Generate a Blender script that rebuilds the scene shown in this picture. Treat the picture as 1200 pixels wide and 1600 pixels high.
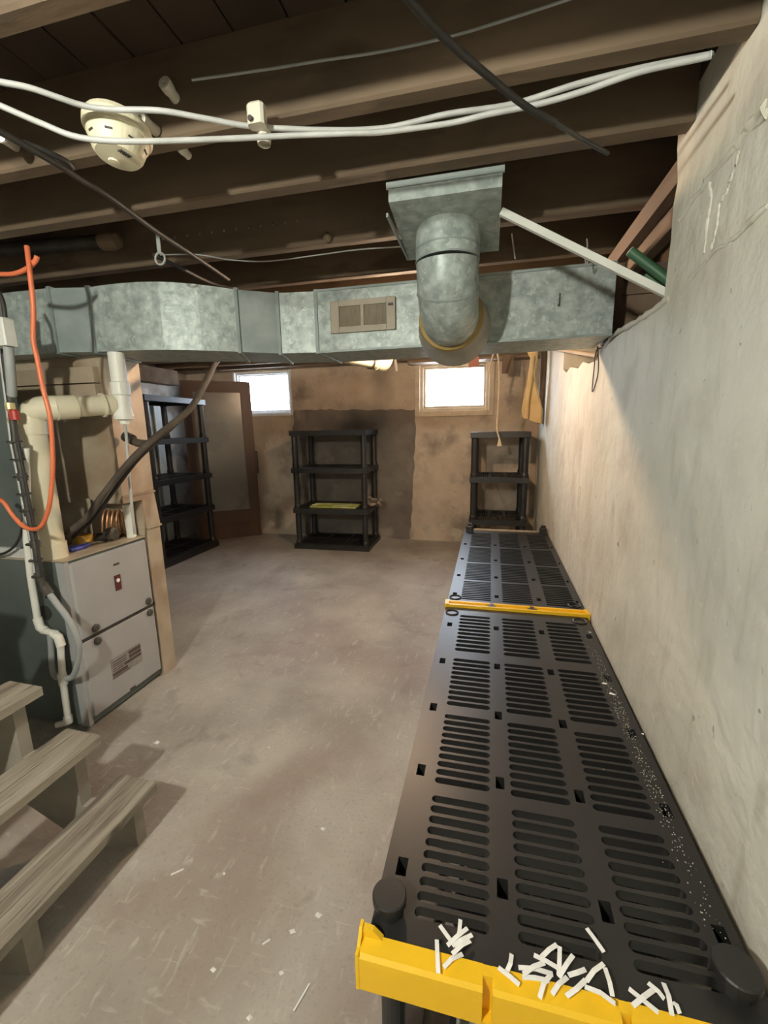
import bpy, bmesh, math, random
from mathutils import Vector, Matrix
random.seed(7)
S = bpy.context.scene
C = S.collection
for o in list(bpy.data.objects): bpy.data.objects.remove(o)

# ------------------------------------------------------------------ camera
F, VX, VY, H, ROLL = 670.0, 762.211, 668.278, 1.42, 0.029   # focal in px of the 1200x1600 frame
_d = Vector(((VX-600)/F, -(VY-800)/F, 1)).normalized()
_u = Vector((math.sin(ROLL), math.cos(ROLL), 0))
_z = (_u - _u.dot(_d)*_d).normalized()
_x = _z.cross(_d)
RW = Matrix((_x, _d, _z))                 # rows: world axes in camera (right, up, forward)
right, up, fwd = (Vector((RW[0][i], RW[1][i], RW[2][i])) for i in range(3))
cam_d = bpy.data.cameras.new('camera'); cam = bpy.data.objects.new('camera', cam_d); C.objects.link(cam)
m = Matrix.Identity(4)
for r in range(3):
    m[r][0], m[r][1], m[r][2] = right[r], up[r], -fwd[r]
m[2][3] = H
cam.matrix_world = m
cam_d.sensor_fit = 'VERTICAL'; cam_d.sensor_height = 36; cam_d.lens = 36*F/1600
cam_d.clip_start = 0.02
S.camera = cam
def ray(px, py): return RW @ Vector(((px-600)/F, -(py-800)/F, 1))
O = Vector((0, 0, H))
def PZ(px, py, z): r = ray(px, py); return O + r*((z-H)/r.z)
def PY(px, py, y): r = ray(px, py); return O + r*(y/r.y)
def PX(px, py, x): r = ray(px, py); return O + r*(x/r.x)
WX0, WSL = 0.485, 0.0145                  # right wall plane X = WX0 + WSL*Y
def PW(px, py): r = ray(px, py); return O + r*(WX0/(r.x-WSL*r.y))
def wx(y): return WX0 + WSL*y

# ------------------------------------------------------------------ world, exposure
w = bpy.data.worlds.new('overcast_sky'); S.world = w; w.use_nodes = True
bg = w.node_tree.nodes['Background']; bg.inputs[0].default_value = (0.86, 0.93, 1.0, 1); bg.inputs[1].default_value = 22.0
S.view_settings.view_transform = 'Standard'; S.view_settings.look = 'None'
S.view_settings.gamma = 1; S.view_settings.use_curve_mapping = False
S.view_settings.exposure = 0.62
BULB_FRONT = 1150.0      # radiance of the bulb behind the photographer
BULB_WARM = 780.0       # radiance of the bulb behind the duct
for i, (x, z) in enumerate(((-2.93, 1.93), (-0.41, 1.9))):      # portals: guide daylight sampling at the windows
    L = bpy.data.lights.new('window_portal', 'AREA'); L.shape = 'RECTANGLE'; L.size = 0.8; L.size_y = 0.6
    L.cycles.is_portal = True
    lo = bpy.data.objects.new('window_portal', L); C.objects.link(lo)
    lo.location = (x, 5.56, z); lo.rotation_euler = (-math.pi/2, 0, 0)

# ------------------------------------------------------------------ materials
MATS = {}
def mat(name, c1, c2=None, scale=6, rough=0.7, metal=0, bump=0.0, bscale=None, stretch=(1,1,1), detail=5, spec=0.5, emit=None, c3=None, s3=2.0, t3=(0.5,0.62), dist=0.01):
    M = bpy.data.materials.new(name); M.use_nodes = True
    N = M.node_tree.nodes; K = M.node_tree.links
    b = N['Principled BSDF']; b.inputs['Roughness'].default_value = rough; b.inputs['Metallic'].default_value = metal
    b.inputs['Specular IOR Level'].default_value = spec
    c = lambda v: (*v, 1)
    tc = N.new('ShaderNodeTexCoord'); mp = N.new('ShaderNodeMapping'); mp.inputs['Scale'].default_value = stretch
    K.new(tc.outputs['Object'], mp.inputs[0])
    if c2 is None: b.inputs['Base Color'].default_value = c(c1)
    else:
        n = N.new('ShaderNodeTexNoise'); n.inputs['Scale'].default_value = scale; n.inputs['Detail'].default_value = detail
        K.new(mp.outputs[0], n.inputs['Vector'])
        r = N.new('ShaderNodeValToRGB'); r.color_ramp.elements[0].position = 0.32; r.color_ramp.elements[1].position = 0.68
        r.color_ramp.elements[0].color = c(c1); r.color_ramp.elements[1].color = c(c2)
        K.new(n.outputs[0], r.inputs[0]); out = r.outputs[0]
        if c3:
            n2 = N.new('ShaderNodeTexNoise'); n2.inputs['Scale'].default_value = s3; n2.inputs['Detail'].default_value = 6
            K.new(mp.outputs[0], n2.inputs['Vector'])
            r2 = N.new('ShaderNodeValToRGB'); r2.color_ramp.elements[0].position = t3[0]; r2.color_ramp.elements[1].position = t3[1]
            r2.color_ramp.elements[0].color = (0,0,0,1); r2.color_ramp.elements[1].color = (1,1,1,1)
            K.new(n2.outputs[0], r2.inputs[0])
            mx = N.new('ShaderNodeMix'); mx.data_type = 'RGBA'
            K.new(r2.outputs[0], mx.inputs[0]); K.new(out, mx.inputs[6]); mx.inputs[7].default_value = c(c3); out = mx.outputs[2]
        K.new(out, b.inputs['Base Color'])
    if bump:
        bn = N.new('ShaderNodeTexNoise'); bn.inputs['Scale'].default_value = bscale or scale*4; bn.inputs['Detail'].default_value = 6
        K.new(mp.outputs[0], bn.inputs['Vector'])
        bp = N.new('ShaderNodeBump'); bp.inputs['Strength'].default_value = bump; bp.inputs['Distance'].default_value = dist
        K.new(bn.outputs[0], bp.inputs['Height']); K.new(bp.outputs[0], b.inputs['Normal'])
    if emit:
        b.inputs['Emission Color'].default_value = c(emit[:3]); b.inputs['Emission Strength'].default_value = emit[3]
    MATS[name] = M
    return M
mat('concrete_floor', (.29,.265,.23), (.47,.45,.40), 2.2, .55, bump=.3, bscale=40, c3=(.31,.255,.22), s3=.9, t3=(.5,.66), detail=9)
mat('wall_paint', (.56,.55,.47), (.70,.69,.61), 2.5, .75, bump=.55, bscale=11, c3=(.50,.47,.40), s3=3.3, t3=(.56,.76), dist=.026)
mat('back_concrete', (.40,.325,.25), (.56,.47,.37), 3.0, .85, bump=.5, bscale=14, c3=(.24,.20,.165), s3=2.2, t3=(.54,.7), dist=.015)
mat('left_block_paint', (.40,.40,.38), (.55,.55,.52), 3.0, .8, bump=.4, bscale=12, c3=(.26,.21,.17), s3=2.4)
mat('grey_patch', (.13,.115,.10), (.20,.175,.15), 3.5, .9, bump=.5, bscale=18, c3=(.28,.24,.2), s3=3.0, t3=(.58,.72))
mat('efflorescence', (.40,.35,.28), (.52,.47,.39), 9, .95, bump=.8, bscale=30)
mat('joist_wood', (.115,.082,.052), (.21,.15,.098), 5, .8, bump=.35, bscale=18, stretch=(.25,1,1), c3=(.25,.20,.13), s3=3, t3=(.58,.75))
mat('plank_wood', (.045,.032,.022), (.085,.058,.038), 4, .85, bump=.3, stretch=(1,.2,1))
mat('frame_wood', (.15,.098,.063), (.24,.165,.11), 5, .7, bump=.3, stretch=(1,.3,.6))
mat('pale_timber', (.30,.24,.17), (.42,.34,.25), 5, .75, bump=.2, stretch=(1,.3,1))
mat('tread_wood', (.18,.155,.12), (.37,.335,.275), 7, .8, bump=.6, bscale=20, stretch=(3,.25,1), c3=(.12,.10,.08), s3=5, t3=(.57,.7))
mat('stringer_wood', (.20,.18,.15), (.34,.31,.26), 5, .8, bump=.4)
mat('galvanized', (.25,.30,.29), (.43,.495,.475), 26, .42, .12, bump=.35, bscale=34, detail=2, dist=.006)
mat('galvanized_dull', (.23,.275,.27), (.32,.365,.36), 9, .5, .12, bump=.1)
mat('plenum_metal', (.40,.33,.24), (.52,.44,.34), 7, .5, .15, bump=.08, c3=(.34,.25,.17), s3=2)
mat('green_metal', (.10,.125,.12), (.15,.18,.17), 4, .45, .3, bump=.05)
mat('furnace_paint', (.36,.365,.37), (.40,.405,.41), 5, .42)
mat('furnace_trim', (.55,.55,.54), (.6,.6,.59), 5, .4)
mat('black_plastic', (.014,.014,.0145), (.023,.023,.023), 9, .42, bump=.12, bscale=160, dist=.002)
mat('dusty_plastic', (.015,.015,.015), (.025,.0245,.024), 3, .40, bump=.1, bscale=160, c3=(.05,.048,.043), s3=2.2, t3=(.6,.85), dist=.002)

mat('yellow_plastic', (.84,.50,.012), (.88,.54,.018), 5, .42)
mat('pvc_cream', (.62,.57,.42), (.70,.65,.50), 5, .4)
mat('pvc_white', (.72,.72,.66), (.80,.80,.74), 5, .4)
mat('white_paint', (.62,.64,.60), (.74,.75,.71), 6, .5)
mat('detector_plastic', (.74,.69,.50), (.80,.75,.57), 6, .45)
mat('cable_white', (.44,.45,.44), (.54,.55,.54), 20, .5)
mat('black_rubber', (.022,.020,.018), (.04,.036,.032), 12, .6)
mat('brown_insulation', (.055,.042,.032), (.10,.08,.062), 12, .75, bump=.4, bscale=30)
mat('orange_rubber', (.72,.17,.07), (.78,.22,.10), 10, .45)
mat('copper', (.62,.33,.18), (.72,.42,.24), 10, .32, .75)
mat('brown_door', (.075,.036,.022), (.12,.058,.036), 4, .45, bump=.15, stretch=(1,1,.25))
mat('rope', (.52,.42,.28), (.66,.55,.38), 60, .9)
mat('beige_foam', (.58,.42,.20), (.70,.54,.29), 7, .85, bump=.3)
mat('window_wood', (.48,.40,.29), (.60,.52,.40), 9, .7, bump=.2)
mat('window_white', (.60,.63,.66), (.70,.73,.76), 9, .6)
mat('grille_metal', (.30,.26,.20), (.38,.33,.26), 7, .55, .1)

mat('grille_dark', (.05,.042,.034), (.075,.062,.05), 7, .7)
mat('sealant', (.28,.19,.06), (.42,.30,.11), 9, .8, bump=.5)
mat('collar_grey', (.30,.29,.26), (.40,.38,.34), 8, .7, bump=.2)
mat('green_tube', (.030,.09,.045), (.05,.14,.07), 8, .5)
mat('green_board', (.30,.34,.06), (.42,.46,.12), 12, .6, c3=(.55,.56,.35), s3=9)
mat('rag', (.10,.08,.07), (.40,.33,.26), 14, .95, bump=.5)
mat('paper', (.80,.80,.79), (.88,.88,.87), 30, .8)
mat('red_plastic', (.42,.045,.04), (.50,.07,.06), 8, .45)
mat('dark_red', (.09,.02,.02), (.13,.03,.03), 8, .45)
mat('print_dark', (.075,.05,.045), (.11,.075,.07), 30, .6)
mat('brass', (.62,.52,.26), (.70,.60,.33), 8, .4, .5)
mat('iron_pipe', (.045,.042,.038), (.10,.092,.082), 9, .55, .3, bump=.1)
mat('grey_conduit', (.30,.32,.32), (.38,.40,.40), 9, .55)
mat('porcelain', (.66,.62,.52), (.76,.72,.62), 9, .35)
mat('label_print', (.22,.215,.205), (.32,.31,.30), 22, .5, c3=(.20,.19,.18), s3=7, t3=(.48,.56))
mat('blue_plastic', (.03,.04,.26), (.05,.07,.36), 8, .45)
mat('yellow_tool', (.50,.30,.05), (.60,.38,.08), 8, .5)
mat('foil', (.50,.40,.32), (.66,.55,.46), 14, .35, .6, bump=.7, bscale=26)
mat('pink_board', (.45,.18,.12), (.55,.25,.17), 6, .8)
mat('bulb_white', (1,1,.95), emit=(1.0,.985,.85,BULB_FRONT))
mat('bulb_amber', (1,.9,.7), emit=(1.0,.69,.44,BULB_WARM))
mat('twig', (.30,.28,.27), (.45,.43,.42), 9, .9)
mat('snow_ground', (.55,.56,.55), (.68,.69,.68), 1, .9)
G = bpy.data.materials.new('window_glass'); G.use_nodes = True; MATS['window_glass'] = G
_n = G.node_tree.nodes; _t = _n.new('ShaderNodeBsdfTransparent'); _g = _n.new('ShaderNodeBsdfGlossy'); _g.inputs[1].default_value = .05
_mx = _n.new('ShaderNodeMixShader'); _mx.inputs[0].default_value = .06; _t.inputs[0].default_value = (.93,.96,1,1)
for a, b_ in ((_t.outputs[0], _mx.inputs[1]), (_g.outputs[0], _mx.inputs[2]), (_mx.outputs[0], _n['Material Output'].inputs[0])): G.node_tree.links.new(a, b_)
# clouded glazing of the old door
mat('clouded_glass', (.16,.15,.135), (.22,.205,.185), 2, .22, c3=(.13,.115,.10), s3=1.6, spec=.8)

def overlay(name, col, scale, stretch, lo, hi, amt, rot=0, base='Base Color'):
    M = MATS[name]; N = M.node_tree.nodes; K = M.node_tree.links; b = N['Principled BSDF']
    src = b.inputs['Base Color'].links[0].from_socket
    tc = N.new('ShaderNodeTexCoord'); mp = N.new('ShaderNodeMapping'); mp.inputs['Scale'].default_value = stretch; mp.inputs['Rotation'].default_value = (0,0,rot)
    K.new(tc.outputs['Object'], mp.inputs[0])
    n = N.new('ShaderNodeTexNoise'); n.inputs['Scale'].default_value = scale; n.inputs['Detail'].default_value = 4; n.inputs['Distortion'].default_value = .6
    K.new(mp.outputs[0], n.inputs['Vector'])
    r = N.new('ShaderNodeMapRange'); r.inputs[1].default_value = lo; r.inputs[2].default_value = hi; r.inputs[4].default_value = amt
    K.new(n.outputs[0], r.inputs[0])
    mx = N.new('ShaderNodeMix'); mx.data_type = 'RGBA'; K.new(r.outputs[0], mx.inputs[0]); K.new(src, mx.inputs[6]); mx.inputs[7].default_value = (*col,1)
    K.new(mx.outputs[2], b.inputs['Base Color'])
overlay('concrete_floor', (.50,.485,.44), 1.3, (1,1,1), .5, .66, .55)                # worn pale areas
overlay('concrete_floor', (.60,.59,.54), 46, (1,.3,1), .60, .76, .55, .5)      # pale scuffs
overlay('concrete_floor', (.60,.585,.53), 60, (.25,1,1), .62, .78, .5, -.4)
overlay('concrete_floor', (.28,.215,.185), 1.7, (1,.7,1), .57, .75, .55)
overlay('concrete_floor', (.20,.165,.145), 5, (1,1,1), .60, .78, .6)
overlay('concrete_floor', (.21,.19,.17), 90, (1,1,1), .55, .8, .5)
overlay('wall_paint', (.22,.20,.17), 24, (1,1,.8), .70, .76, .8)                # chips in the paint
overlay('wall_paint', (.40,.38,.31), 9, (1,1.6,.35), .56, .8, .6)               # run-down streaks
overlay('wall_paint', (.80,.80,.74), 30, (1,1,1), .62, .8, .5)
overlay('back_concrete', (.55,.50,.42), 7, (1,1,1), .58, .8, .6)
overlay('back_concrete', (.20,.165,.13), 16, (1,1,1), .62, .8, .6)
overlay('tread_wood', (.085,.072,.06), 22, (5,.2,1), .54, .68, .85)
overlay('tread_wood', (.50,.47,.40), 18, (5,.25,1), .62, .8, .6)
overlay('galvanized', (.55,.61,.57), 45, (1,1,1), .58, .66, .55)
overlay('joist_wood', (.06,.04,.028), 9, (.3,1,1), .55, .75, .7)

# ------------------------------------------------------------------ mesh helpers
class MB:
    def __init__(s): s.v = []; s.f = []; s.sm = set()
    def add(s, vs, fs, smooth=False):
        n = len(s.v); s.v += [Vector(p) for p in vs]
        for f in fs:
            if smooth: s.sm.add(len(s.f))
            s.f.append([i+n for i in f])
        return s
    def box(s, a, b, tf=None):
        x0,y0,z0 = a; x1,y1,z1 = b
        vs = [Vector(p) for p in ((x0,y0,z0),(x1,y0,z0),(x1,y1,z0),(x0,y1,z0),(x0,y0,z1),(x1,y0,z1),(x1,y1,z1),(x0,y1,z1))]
        if tf: vs = [tf(p) for p in vs]
        return s.add(vs, [(3,2,1,0),(4,5,6,7),(0,1,5,4),(1,2,6,5),(2,3,7,6),(3,0,4,7)])
    def cbox(s, a, b, c=.006, tf=None):            # box with chamfered vertical and top edges
        x0,y0,z0 = a; x1,y1,z1 = b
        def ring(i, z): return [(x0+c+i,y0+i,z),(x1-c-i,y0+i,z),(x1-i,y0+c+i,z),(x1-i,y1-c-i,z),(x1-c-i,y1-i,z),(x0+c+i,y1-i,z),(x0+i,y1-c-i,z),(x0+i,y0+c+i,z)]
        vs = [Vector(p) for p in ring(0,z0)+ring(0,z1-c)+ring(c*.7,z1)]
        if tf: vs = [tf(p) for p in vs]
        fs = [tuple(range(7,-1,-1)), tuple(range(16,24))]
        for k in (0, 8):
            fs += [(k+i, k+(i+1)%8, k+8+(i+1)%8, k+8+i) for i in range(8)]
        return s.add(vs, fs)
    def beam(s, p, q, wd, ht, upv=(0,0,1)):        # rectangular bar from p to q
        p, q = Vector(p), Vector(q); d = (q-p).normalized(); a = d.cross(Vector(upv)).normalized(); b = a.cross(d)
        vs = [e + a*i*wd/2 + b*j*ht/2 for e in (p,q) for i,j in ((-1,-1),(1,-1),(1,1),(-1,1))]
        return s.add(vs, [(0,1,2,3),(7,6,5,4),(0,4,5,1),(1,5,6,2),(2,6,7,3),(3,7,4,0)])
    def tube(s, pts, r, n=10, cap=True, rs=None):
        pts = [Vector(p) for p in pts]; vs = []; prev = None
        for i, p in enumerate(pts):
            d = (pts[min(i+1,len(pts)-1)] - pts[max(i-1,0)]).normalized()
            a = (prev - prev.dot(d)*d) if prev else (d.cross(Vector((0,0,1))) if abs(d.z) < .95 else d.cross(Vector((1,0,0))))
            a.normalize(); prev = a; b = d.cross(a); rr = rs[i] if rs else r
            vs += [p + (a*math.cos(t)+b*math.sin(t))*rr for t in (2*math.pi*k/n for k in range(n))]
        fs = [(i*n+k, i*n+(k+1)%n, (i+1)*n+(k+1)%n, (i+1)*n+k) for i in range(len(pts)-1) for k in range(n)]
        s.add(vs, fs, True)
        if cap:
            e = len(pts)-1
            s.add(vs[:n], [tuple(range(n-1,-1,-1))]); s.add(vs[e*n:], [tuple(range(n))])
        return s
    def lathe(s, prof, p, ax, n=24):               # prof: (radius, height along ax) from p
        p, ax = Vector(p), Vector(ax).normalized()
        a = ax.cross(Vector((0,0,1))) if abs(ax.z) < .95 else ax.cross(Vector((1,0,0)))
        a.normalize(); b = ax.cross(a)
        vs = [p + ax*h + (a*math.cos(t)+b*math.sin(t))*max(r,1e-4) for r,h in prof for t in (2*math.pi*k/n for k in range(n))]
        fs = [(i*n+k, i*n+(k+1)%n, (i+1)*n+(k+1)%n, (i+1)*n+k) for i in range(len(prof)-1) for k in range(n)]
        return s.add(vs, fs)
    def prism(s, poly, vec):                        # polygon (3D, planar) pushed along vec
        vec = Vector(vec); n = len(poly); P = [Vector(p) for p in poly]
        return s.add(P+[p+vec for p in P], [tuple(range(n-1,-1,-1)), tuple(range(n,2*n))] + [(i,(i+1)%n,n+(i+1)%n,n+i) for i in range(n)])
def spline(pts, k=6):
    P = [Vector(p) for p in pts]; P = [2*P[0]-P[1]] + P + [2*P[-1]-P[-2]]; out = []
    for i in range(1, len(P)-2):
        for j in range(k):
            t = j/k; a,b,c,d = P[i-1:i+3]
            out.append(.5*((2*b)+(c-a)*t+(2*a-5*b+4*c-d)*t*t+(3*b-a-3*c+d)*t**3))
    return out + [P[-2]]
def rootloc(o):
    v = Vector((0,0,0))
    while o: v += o.location; o = o.parent
    return v
def obj(name, mb, m, parent=None, label=None, cat=None, group=None, kind=None, smooth=False, fix=True):
    me = bpy.data.meshes.new(name)
    if parent: off = rootloc(parent)
    else:
        xs = [v.x for v in mb.v]; ys = [v.y for v in mb.v]; zs = [v.z for v in mb.v]
        off = Vector(((min(xs)+max(xs))/2, (min(ys)+max(ys))/2, min(zs)))
    me.from_pydata([v-off for v in mb.v], [], mb.f)
    if fix:
        bm = bmesh.new(); bm.from_mesh(me); bmesh.ops.recalc_face_normals(bm, faces=bm.faces); bm.to_mesh(me); bm.free()
    for i in (range(len(me.polygons)) if smooth else mb.sm): me.polygons[i].use_smooth = True
    me.materials.append(MATS[m])
    o = bpy.data.objects.new(name, me); C.objects.link(o)
    if parent: o.parent = parent
    else: o.location = off
    return tag(o, label, cat, group, kind)
def tag(o, label=None, cat=None, group=None, kind=None):
    for k, v in (('label',label),('category',cat),('group',group),('kind',kind)):
        if v: o[k] = v
    return o
def thing(name, loc, label, cat, group=None):
    o = bpy.data.objects.new(name, None); C.objects.link(o); o.location = loc; o.empty_display_size = .05
    return tag(o, label, cat, group)

# ================================================================== SETTING
XL, YB, YF, ZJ, ZS = -4.05, 5.37, -2.4, 2.2, 2.4
obj('floor', MB().box((XL-.2,YF-.2,-.12),(.95,YB+.2,0)), 'concrete_floor', kind='structure')
obj('wall_left', MB().box((XL-.2,YF-.2,0),(XL,YB+.2,ZS)), 'left_block_paint', kind='structure')
obj('wall_front', MB().box((XL,YF-.2,0),(.48,YF,ZS)), 'left_block_paint', kind='structure')
# back wall, two window openings
W1 = (-3.33,-2.53,1.65,2.2); W2 = (-.83,.012,1.615,2.2)
wb = MB(); T = .22
for x0,x1,z0,z1 in ((XL,W1[0],0,ZS),(W1[1],W2[0],0,ZS),(W2[1],.58,0,ZS),(W1[0],W1[1],0,W1[2]),(W2[0],W2[1],0,W2[2]),(W1[0],W1[1],W1[3],ZS),(W2[0],W2[1],W2[3],ZS)):
    wb.box((x0,YB,z0),(x1,YB+T,z1))
wall_back = obj('wall_back', wb, 'back_concrete', kind='structure')
# darker parge patch with a ragged edge, a skim coat standing a little proud of the wall
def ragged(pts, amp=.012, step=.06):
    out = []
    for i, p in enumerate(pts):
        q = pts[(i+1)%len(pts)]; n = max(1,int((Vector(q)-Vector(p)).length/step))
        for k in range(n):
            t = k/n; out.append((p[0]+(q[0]-p[0])*t+random.uniform(-amp,amp), p[1]+(q[1]-p[1])*t+random.uniform(-amp,amp)))
    return out
def skim(name, px, m, th=.006):
    pts = [(PY(x,y,YB).x, max(.004,PY(x,y,YB).z)) for x,y in px]
    obj(name, MB().prism([(x,YB+.002,max(.003,z)) for x,z in ragged(pts)], (0,-th,0)), m, wall_back)
skim('skim_patch', ((460,640),(650,640),(648,700),(646,770),(640,846),(470,846),(462,770),(456,700)), 'grey_patch')
for cx_,cy_,rx_,ry_ in ((668,828,10,9),(690,822,13,8),(712,832,14,9),(738,834,8,7),(672,808,6,5),(424,818,7,6),(440,830,9,4),(446,812,5,5)):
    skim('salt_stain', [(cx_+rx_*random.uniform(.6,1.1)*math.cos(t_*.7), min(845,cy_+ry_*random.uniform(.6,1.1)*math.sin(t_*.7))) for t_ in range(9)], 'efflorescence', .003)

# right wall, painted rubble, with the broken opening of the crawl space
prof = [(YF-.2,0),(YB,0),(YB,2.43)]
top_edge = [(3.62,2.43),(3.60,2.1),(3.57,1.84),(3.4,1.80),(3.25,1.815),(3.1,1.79),(2.95,1.77),(2.8,1.785),(2.62,1.755),(2.42,1.745),(2.38,1.775),(2.3,1.79),(2.2,1.775),(2.08,1.79),(1.95,1.78),(1.8,1.795),(1.7,1.79),(1.6,1.80),(1.55,1.79),(1.548,1.86),(1.55,1.95),(1.556,2.05),(1.545,2.1),(1.57,2.2),(1.585,2.29),(1.45,2.285),(1.3,2.295),(1.15,2.29)]
prof += [(y+random.uniform(-.006,.006), z+random.uniform(-.005,.005)) for y,z in top_edge] + [(YF-.2,2.29)]
wall_right = obj('wall_right', MB().prism([(wx(y),y,z) for y,z in prof], (.26,0,0)), 'wall_paint', kind='structure')
# raised mortar ridges where blocks show through the paint
def ridge(px, r=.008):
    pts = [PW(x,y) for x,y in px]
    pts = spline(pts, 5); pts = [p+Vector((.3*r,random.uniform(-.004,.004),random.uniform(-.004,.004))) for p in pts]
    obj('mortar_ridge', MB().tube(pts, r, 6, rs=[r*random.uniform(.6,1.2) for _ in pts]), 'wall_paint', wall_right)
ridge(((1108,278),(1111,305),(1108,335),(1104,365),(1100,398)), .007)
ridge(((1155,238),(1148,262),(1140,285),(1136,300),(1125,318),(1122,345),(1116,370),(1112,388)), .005)
ridge(((1062,342),(1090,305),(1140,240),(1200,178)), .010)
ridge(((1060,462),(1105,405),(1150,370),(1200,322)), .008)
ridge(((1195,165),(1170,200),(1150,230)), .012)
ridge(((1045,468),(1010,492),(985,508),(962,520),(946,540)), .013)
# baseboard of dirt is absent; ceiling: subfloor planks over joists
ceil = obj('ceiling', MB().box((XL-.2,YF-.2,ZS+.025),(.8,YB+.2,ZS+.07)), 'plank_wood', kind='structure')
pw = .148; n = int((.78-XL)/pw)
for i in range(n+1):
    x = XL+i*pw
    obj('plank', MB().box((x+.003,YF,ZS+random.uniform(0,.004)),(x+pw-.003,YB+.1,ZS+.027)), 'plank_wood', ceil)
JY = [(-1.64,-1.59),(-1.23,-1.18),(-.82,-.77),(-.42,-.37),(-.02,.03),(.38,.43),(.775,.825),(1.161,1.214),(1.448,1.510),(1.895,1.95),(2.31,2.36),(2.73,2.78),(3.14,3.19),(3.55,3.60),(3.96,4.01),(4.37,4.42),(4.78,4.83),(5.1,5.15)]
for a,b in JY:
    x1 = wx(a)-.002 if (a < 1.56 or a > 3.6) else .74
    J = MB(); c = .006
    J.prism([(XL,a,ZJ+c),(XL,a+c,ZJ),(XL,b-c,ZJ),(XL,b,ZJ+c),(XL,b,ZS+.002),(XL,a,ZS+.002)], (x1-XL,0,0))
    obj('joist', J, 'joist_wood', ceil)
# crawl space niche behind the broken opening in the right wall
NX = 1.0
obj('wall_niche', MB().box((NX,-2.6,1.4),(NX+.05,4.0,2.5)).box((.6,1.2,1.5),(NX,4.0,1.6)).box((.45,-2.6,1.6),(NX,-2.55,2.5)).box((.7,3.95,1.6),(NX,4.0,2.5)).box((.7,-2.55,2.46),(NX,3.95,2.5)).box((.74,-2.55,2.2),(NX,1.2,2.24)), 'plank_wood', kind='structure')
cf = thing('opening_frame', (.62,2.2,1.75), 'brown timber framing inside the broken opening of the painted wall', 'frame')
obj('header', MB().box((.53,1.59,2.13),(.57,3.5,2.199)), 'frame_wood', cf)
obj('header', MB().box((.572,1.60,2.06),(.61,3.5,2.12)), 'frame_wood', cf)
obj('header', MB().box((.575,1.57,2.125),(.66,3.5,2.198)), 'frame_wood', cf)
obj('post', MB().box((.525,2.26,1.80),(.57,2.40,2.128)), 'frame_wood', cf)
obj('back_board', MB().box((.57,2.30,1.74),(.80,2.34,2.128)), 'frame_wood', cf)
obj('back_board', MB().box((.57,2.285,2.0),(.80,2.302,2.04)), 'frame_wood', cf)

# windows
def window(name, W, m, fw, gname='pane'):
    x0,x1,z0,z1 = W; y = YB+.02
    fr = MB(); e = .0
    for a,b in (((x0,y,z0),(x0+fw,y+.09,z1)),((x1-fw,y,z0),(x1,y+.09,z1)),((x0+fw,y,z0),(x1-fw,y+.09,z0+fw)),((x0+fw,y,z1-fw),(x1-fw,y+.09,z1))): fr.cbox(a,b,.006)
    o = obj(name, fr, m, kind='structure')
    g = fw*.55; s = MB(); xa,xb,za,zb = x0+fw-.002,x1-fw+.002,z0+fw-.002,z1-fw+.002
    for a,b in (((xa,y+.03,za),(xa+g,y+.07,zb)),((xb-g,y+.03,za),(xb,y+.07,zb)),((xa+g,y+.03,za),(xb-g,y+.07,za+g)),((xa+g,y+.03,zb-g),(xb-g,y+.07,zb))): s.box(a,b)
    sh = obj('sash', s, m, o)
    obj('pane', MB().box((xa+g-.004,y+.048,za+g-.004),(xb-g+.004,y+.052,zb-g+.004)), 'window_glass', sh)
    return o
window('window_1', W1, 'window_white', .035)
w2 = window('window_2', W2, 'window_wood', .05)
tr = MB(); x0,x1,z0,z1 = W2; k=.05
for a,b in (((x0-k,YB-.02,z0-k),(x0+.012,YB+.02,z1+.02)),((x1-.012,YB-.02,z0-k),(x1+k,YB+.02,z1+.02)),((x0+.012,YB-.02,z0-k),(x1-.012,YB+.02,z0+.012)),((x0+.012,YB-.02,z1-.012),(x1-.012,YB+.02,z1+.02))): tr.cbox(a,b,.005)
obj('casing', tr, 'window_wood', w2)
tr = MB(); x0,x1,z0,z1 = W1; k=.02
for a,b in (((x1-.01,YB-.01,z0-k),(x1+k,YB+.02,z1)),((x0+.01,YB-.012,z0-k-.01),(x1-.01,YB+.02,z0+.01)),((x0-k,YB-.01,z0-k),(x0+.01,YB+.02,z1))): tr.cbox(a,b,.004)
obj('trim_1', tr, 'window_white', kind='structure')
obj('ground_outside', MB().box((-9,YB+T,1.2),(6,14,1.3)), 'snow_ground', kind='structure')
def bush(cx, cy, label, seed, n=26, h=1.5):
    r = random.Random(seed); b = MB()
    for i in range(n):
        p = Vector((cx+r.uniform(-.12,.12), cy+r.uniform(-.1,.1), 1.29)); d = Vector((r.uniform(-.5,.5), r.uniform(-.3,.3), 1)).normalized(); pts = [p]
        for k in range(6):
            d = (d+Vector((r.uniform(-.35,.35),r.uniform(-.3,.3),r.uniform(-.1,.25)))).normalized(); p = p+d*h/6; pts.append(p)
            if k > 1:
                q = p; e = (d+Vector((r.uniform(-.9,.9),r.uniform(-.6,.6),r.uniform(-.3,.4)))).normalized()
                b.tube([q, q+e*.12, q+e*.2+Vector((0,0,.04))], .003, 4, rs=[.004,.003,.002])
        b.tube(pts, .006, 5, rs=[.008*(1-.12*k) for k in range(7)])
    obj('bush', b, 'twig', label=label, cat='bush')
bush(-3.45, 6.6, 'bare twiggy bush outside the white-framed window', 3)

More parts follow.
